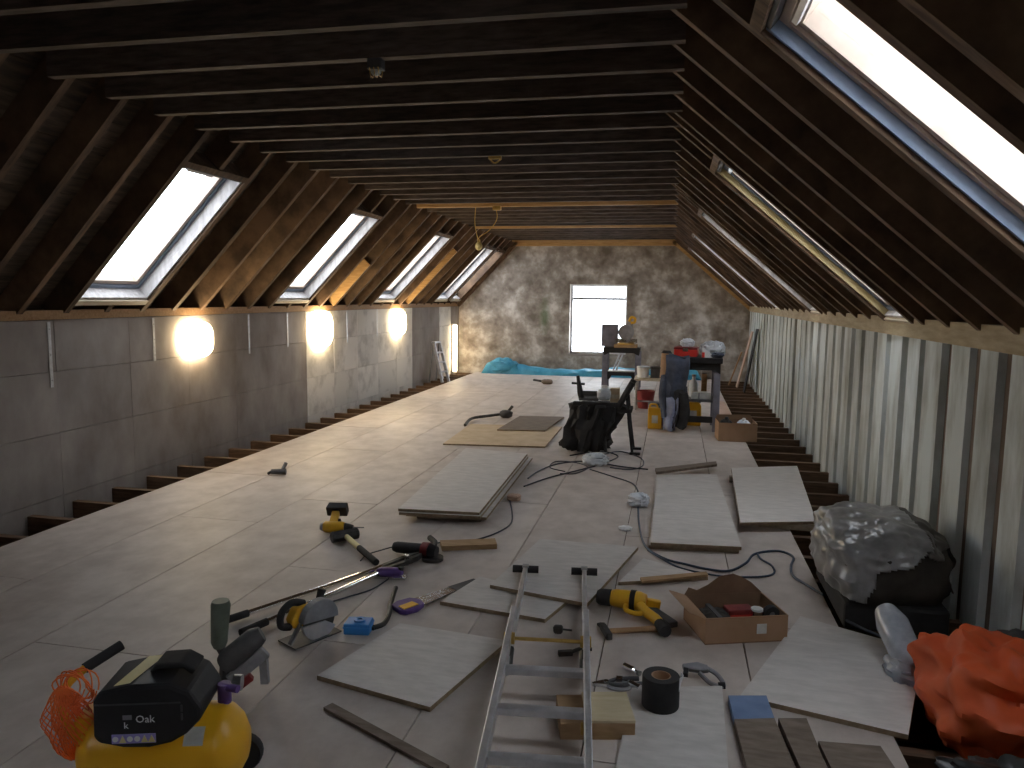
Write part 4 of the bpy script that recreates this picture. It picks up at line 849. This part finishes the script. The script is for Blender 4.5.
# ---- dark bench and what stands on it
k = Kit()
k.add('top', MB().bb((-.30, -.28, .78), (.30, .28, .845)), 'black', bevel=.008)
k.add('apron', MB().prism([(-.28, .78), (.28, .78), (.28, .66), (.22, .70), (-.22, .70), (-.28, .66)], -.24, .24, 'Y'), 'black_soft')
for s in (-1, 1):
    for t in (-1, 1): k.add('leg', MB().bar((s*.245, t*.20, .68), (s*.25, t*.24, 0), .075, .05, (0, 1, 0)), 'slate_grey', bevel=.006)
k.add('shelf', MB().bb((-.24, -.20, .33), (.24, .20, .36)), 'grey_dark', bevel=.004); k.add('lower_brace', MB().bb((-.22, -.235, .10), (.22, -.20, .17)), 'black')
k.place('plastic_workbench', 'dark plastic workbench with clutter near the right gap', 'workbench', (.26, 9.02))
k = Kit(); k.add('case', MB().bb((-.13, -.12, 0), (.13, .12, .08)), 'red', bevel=.008); k.add('lid', MB().bb((-.132, -.122, .0805), (.132, .122, .105)), 'red_dark', bevel=.008); k.add('latch', MB().bb((-.03, -.126, .06), (.03, -.1225, .10)), 'steel'); k.place('tool_case', 'red tool case on the dark plastic workbench', 'case', (.16, 8.98, .8455), R(-6))
k = Kit(); k.add('sheet', MB().add([(0, 0, 0), (.16, 0, .0), (.0, -.01, .12), (0, .02, 0), (.16, .02, 0), (0, .01, .12)], [(0, 1, 2), (3, 5, 4), (0, 3, 4, 1), (1, 4, 5, 2), (0, 2, 5, 3)]), 'white'); k.add('stripe', MB().bb((.0, -.012, 0), (.03, -.0105, .06)), 'red'); k.place('paper_packet', 'white triangular packet in front of the red case', 'packet', (.33, 8.80, .8455))
bag('plastic_bag', 'large crumpled white plastic bag on the bench end', (.46, 9.03, .8455), (.13, .13, .09), 'white_bag', 12)
bag('plastic_bag', 'small pale plastic bag on top of the red tool case', (.17, 9.0, .951), (.075, .07, .05), 'white_bag', 15)
bag('rag', 'dark rag heaped at the bench end beside the white bag', (.50, 8.83, .8455), (.07, .06, .03), 'denim', 17, 'rag')
jk = empty('work_jacket', (.02, 8.70, .0)); tag(jk, 'dark blue work jacket hanging over the bench front', 'jacket')
def drape(x0, x1, z0, z1, yy, sd):
    def f(u, v):
        x = x0+(x1-x0)*u; z = z1+(z0-z1)*v
        return (x+.02*math.sin(v*5+sd)*(.3+v), yy+.025*math.sin(u*9+sd)*(.4+v)+.02*noise.noise(Vector((u*4, v*4, sd)))+.12*max(0, .12-v)/.12*.8, z+.012*math.sin(u*7))
    return f
MB().sheet(drape(-.09, .17, .38, .855, -.02, 1), 20, 20, .012).build('body', 'denim', jk, True)
MB().sheet(drape(-.13, -.01, .16, .62, -.03, 3), 12, 16, .014).build('sleeve', 'denim', jk, True)
MB().sheet(drape(.02, .17, .05, .5, -.05, 5), 12, 16, .014).build('sleeve', 'black_soft', jk, True)
MB().sheet(drape(-.07, .06, .02, .42, -.07, 7), 12, 16, .012).build('lining', 'denim_light', jk, True)
k = Kit(); k.add('box', MB().bb((-.11, -.08, 0), (.11, .08, .075)), 'sticker', bevel=.004); k.add('band', MB().bb((-.03, -.081, .0), (-.015, -.0802, .074)), 'grey_mid'); k.place('carton', 'pinkish white flat carton on the workbench shelf', 'box', (.34, 8.95, .3605))
k = Kit(); k.add('bottle', MB().lathe([(.0005, 0), (.05, 0), (.05, .16), (.02, .21), (.02, .235), (.0005, .235)], 'Z', (0, 0, 0), 18), 'white_bag', smooth=True); k.add('cap', MB().lathe([(.0005, .2355), (.024, .2355), (.024, .26), (.0005, .26)], 'Z', (0, 0, 0), 14), 'grey_mid', smooth=True); k.place('bottle', 'pale plastic bottle on the workbench shelf', 'bottle', (.26, 9.10, .3605))
k = Kit(); k.add('wood', MB().bb((-.03, -.03, 0), (.03, .03, .27)), 'wood_handle', bevel=.004); k.add('tip', MB().bb((-.028, -.028, .2705), (.028, .028, .285)), 'brown_board'); k.place('timber_offcut', 'upright timber offcut on the workbench shelf', 'timber', (.38, 9.12, .3605))
def jerry(label, loc, s=1, rz=0):
    k = Kit(); k.add('body', MB().prism([(-.08*s, 0), (.08*s, 0), (.08*s, .21*s), (.055*s, .245*s), (-.08*s, .245*s)], -.06*s, .06*s, 'Y'), 'tool_yellow', bevel=.012*s)
    k.add('handle', MB().tube(smooth_path([(-.065*s, 0, .245*s), (-.05*s, 0, .28*s), (.01*s, 0, .28*s), (.025*s, 0, .245*s)]), .010*s, 8), 'tool_yellow', smooth=True); k.add('cap', MB().tube([(.055*s, 0, .24*s), (.065*s, 0, .275*s)], .018*s, 10), 'black', smooth=True)
    k.add('label', MB().bb((-.035*s, -.062*s, .07*s), (.035*s, -.0605*s, .16*s)), 'sticker', of='body'); k.place('jerry_can', label, 'jerry can', loc, rz, group='yellow jerry cans')
jerry('yellow jerry can standing left of the dark workbench', (-.17, 8.86)); jerry('yellow jerry can under the dark workbench', (.27, 9.22), 1.15)
k = Kit(); k.add('bottle', MB().lathe([(.0005, 0), (.045, 0), (.05, .02), (.05, .13), (.02, .19), (.0005, .19)], 'Z', (0, 0, 0), 16), 'blue_plastic', smooth=True); k.add('cap', MB().lathe([(.0005, .1905), (.02, .1905), (.02, .22), (.0005, .22)], 'Z', (0, 0, 0), 12), 'black', smooth=True); k.place('bottle', 'blue bottle between jerry can and hanging jacket', 'bottle', (-.03, 8.86))
k = Kit(); k.add('bag', MB().lump((0, 0, .12), (.05, .08, .12), 2.6, .15, 3, 4, floor=0), 'purple', smooth=True); k.add('strap', MB().tube(smooth_path([(-.03, 0, .22), (0, 0, .30), (.03, 0, .22)]), .006, 6), 'black'); k.place('bag', 'purple bag standing behind the yellow jerry can', 'bag', (-.09, 9.10))
a, b = P(718, 441), P(757, 441)
carton('cardboard_box', 'brown cardboard box beside the floor gap right of the workbench', (.51, 8.22), R(4), .40, .30, .20, [(MB().prism([(0, .20), (.40, .20), (.37, .25), (.02, .245)], .296, .30, 'Y'), 'cardboard_in')],)
k = Kit(); k.add('bag', MB().lump((0, 0, .10), (.085, .12, .105), 2.5, .15, 3, 8, floor=0), 'white_bag', smooth=True); k.add('tie', MB().lump((.0, 0, .21), (.02, .02, .02)), 'white'); k.place('plastic_bag', 'white bundle in the cardboard box by the floor gap', 'bag', (.78, 8.39, .0055))
k = Kit(); k.add('bag', MB().lump((0, 0, .10), (.07, .10, .11), 2.5, .2, 3, 10, floor=0), 'black_soft', smooth=True); k.add('tie', MB().lump((.0, 0, .22), (.02, .02, .02)), 'black'); k.place('plastic_bag', 'black bundle in the cardboard box by the floor gap', 'bag', (.60, 8.37, .0055))
board('chipboard_sheet', 'pinkish chipboard strip on the floor beside the workbench', 'board', [(.58, 9.5), (.78, 9.0), (.78, 11.3), (.62, 11.6)], 0, .019, 'pink_wood')

# ---- leaning boards by the far right corner
def leaning(label, x0, x1, y0, y1, h, material, th=.02):
    o = MB().add([(0, 0, 0), (0, y1-y0, 0), (x1-x0, y1-y0, h), (x1-x0, 0, h), (-th, 0, 0), (-th, y1-y0, 0), (x1-x0-th, y1-y0, h), (x1-x0-th, 0, h)], [(0, 1, 2, 3), (7, 6, 5, 4), (0, 4, 5, 1), (1, 5, 6, 2), (2, 6, 7, 3), (3, 7, 4, 0)]).build('leaning_board', material, loc=(x0, y0, -.024)); tag(o, label, 'board', 'boards leaning by the far corner')
leaning('pinkish board leaning on the right wall at the far corner', 1.14, 1.36, 13.6, 13.85, .98, 'pink_wood'); leaning('black board leaning on the right wall before the far corner', 1.20, 1.37, 12.9, 13.15, 1.05, 'black_soft'); leaning('narrow brown board leaning low by the far corner', 1.02, 1.22, 13.95, 14.05, .6, 'wood_handle')

# ---- step ladder at left wall, blue tarp at far wall
k = Kit(); Hh = .70
for s in (-1, 1):
    k.add('stile', MB().bar((.10, s*.12, 0), (-.08, s*.10, Hh), .022, .05, (1, 0, 0)), 'alu'); k.add('rear_stile', MB().bar((-.16, s*.12, 0), (-.09, s*.10, Hh-.02), .018, .025, (1, 0, 0)), 'grey_mid')
for i in range(3): k.add('tread', MB().bb((.10-.045*(i+1)-.03, -.112, .17*(i+1)), (.10-.045*(i+1)+.03, .112, .17*(i+1)+.025)), 'alu')
k.add('top_cap', MB().bb((-.12, -.115, Hh-.01), (-.05, .115, Hh+.02)), 'alu', bevel=.004)
k.place('step_ladder', 'small aluminium step ladder standing by the left wall', 'ladder', (-4.04, 12.9, -.023), R(-12))
bt = empty('blue_tarpaulin', (-1.9, LEN-.28, 0)); tag(bt, 'blue tarpaulin bunched along the base of the far wall', 'tarpaulin')
def tarp(x):
    return .10+.16*max(0, 1-abs(x+3.35)/.45)+.05*max(0, 1-abs(x+2.9)/.6)+.05*math.exp(-((x+1.0)/.5)**2)+.06*math.exp(-((x-.1)/.5)**2)
mb = MB(); N = 60; n_ = 14; vs = []; fs = []
for i in range(N+1):
    x = -3.68+i*(.55+3.68)/N; h = tarp(x)*(1 if 0 < i < N else .15)
    for j in range(n_):
        a_ = math.pi*j/(n_-1); r_ = 1+.25*noise.noise(Vector((x*4, a_*2, 3)))
        vs.append((x+1.9, -.16*math.cos(a_)*r_, max(0, h*1.15*math.sin(a_)*r_)))
for i in range(N):
    for j in range(n_-1): fs.append((i*n_+j, i*n_+j+1, (i+1)*n_+j+1, (i+1)*n_+j))
    fs.append((i*n_+n_-1, i*n_, (i+1)*n_, (i+1)*n_+n_-1))
fs += [tuple(range(n_)), tuple(reversed([N*n_+j for j in range(n_)]))]
mb.add(vs, fs); mb.build('tarpaulin', 'blue_tarp', bt, True)
MB().lump((-1.35, -.04, .12), (.30, .14, .17), 2.2, .3, 3, 8, 26, 14, floor=.01).build('gathered_fold', 'blue_tarp', bt, True)

# ---- straps on the left wall
for i, (yy, l, lb) in enumerate([(4.50, .46, 'galvanised strap on left wall nearest the camera'), (5.59, .36, 'galvanised strap on left wall left of the first wall lamp'), (7.05, .40, 'galvanised strap on left wall between the first two wall lamps'), (7.85, .38, 'galvanised strap on left wall just before the second wall lamp'), (9.45, .42, 'galvanised strap on left wall after the second wall lamp'), (10.5, .40, 'galvanised strap on left wall before the third wall lamp')]):
    st = empty('wall_strap', (XL+.0035, yy, ZE-.06-l)); tag(st, lb, 'strap', 'restraint straps on the left wall')
    MB().bb((0, -.013, 0), (.003, .013, l)).build('strap', 'galv', st)
    for z in (.05, l*.5, l-.05): MB().lathe([(.0005, .003), (.005, .003), (.005, .006), (.0005, .006)], 'X', (0, 0, z), 8).build('nail_head', 'steel_dull', st)

# ---- lit wall lamps on the left wall
for yy, w_, h_, lb in [(6.13, .23, .165, 'lit rounded wall lamp on the left wall nearest the camera'), (8.64, .27, .225, 'lit wall lamp at the near edge of the white wall blocks'), (11.33, .27, .20, 'lit wall lamp on left wall before the step ladder')]:
    lp = empty('wall_lamp', (XL, yy, 1.085)); tag(lp, lb, 'lamp', 'wall lamps on the left wall')
    MB().bb((.0015, -w_*.8, -h_*.8), (.02, w_*.8, h_*.8)).build('backplate', 'white', lp, bevel=.006)
    MB().lump((.0205, 0, 0), (.075, w_, h_), 3, 0, nu=32, nv=20).build('diffuser', 'lamp_glow', lp, True)
sl = empty('strip_lamp', (XL, 14.38, 0)); tag(sl, 'tall narrow lit strip lamp upright on left wall at far corner', 'lamp')
MB().bb((.0015, -.035, .0), (.03, .035, .97)).build('housing', 'white', sl, bevel=.004)
MB().tube([(.066, 0, .03), (.066, 0, .94)], .034, 14).build('tube', 'strip_glow', sl, True)
for z in (.0, .942): MB().bb((.03, -.03, z), (.095, .03, z+.028)).build('end_cap', 'white', sl)
# ---- hanging bulb and ceiling fittings
hb = empty('hanging_bulb', (-2.16, 8.90, ZC)); tag(hb, 'bare bulb on loose flexes hanging below the pine joist', 'lamp')
MB().tube(smooth_path([(.05, .0, .0), (.07, 0, -.15), (-.02, 0, -.28), (-.14, 0, -.36), (-.15, 0, -.40)]), .006, 6).build('flex', 'brass', hb, True)
MB().tube(smooth_path([(-.19, .0, .0), (-.20, 0, -.2), (-.16, 0, -.40)]), .005, 6).build('flex', 'brass', hb, True)
MB().tube([(-.15, 0, -.39), (-.15, 0, -.43)], .018, 10).build('holder', 'brass', hb, True)
MB().lump((-.15, 0, -.47), (.042, .042, .05), 2, 0).build('bulb', 'bulb_glass', hb, True)
MB().bb((.02, -.03, -.05), (.12, .03, 0)).build('rose', 'brass', hb, bevel=.008)
a = P(376, 66, ZC-.03)
jb = empty('bulkhead_fitting', (a.x, a.y, ZC)); jb.scale = (.7, .7, .7); tag(jb, 'small caged bulkhead fitting under the ceiling joists', 'lamp')
MB().bb((-.05, -.04, -.07), (.05, .04, 0)).build('body', 'grey_dark', jb, bevel=.01); MB().lump((0, 0, -.075), (.035, .03, .03), 2, 0).build('lens', 'sticker', jb, True)
for s in (-1, 0, 1): MB().tube([(.03*s, -.042, -.06), (.03*s, -.02, -.11), (.03*s, .02, -.11), (.03*s, .042, -.06)], .003, 6).build('cage_wire', 'brass', jb, True)
a = P(495, 159, ZC-.02)
jc = empty('cable_clip', (a.x, a.y, ZC)); tag(jc, 'small brass cable clip under a mid ceiling joist', 'clip')
MB().bb((-.05, -.012, -.02), (.05, .012, 0)).build('plate', 'brass', jc); MB().tube(smooth_path([(-.04, 0, -.02), (0, 0, -.05), (.05, 0, -.02)]), .006, 6).build('loop', 'brass', jc, True)
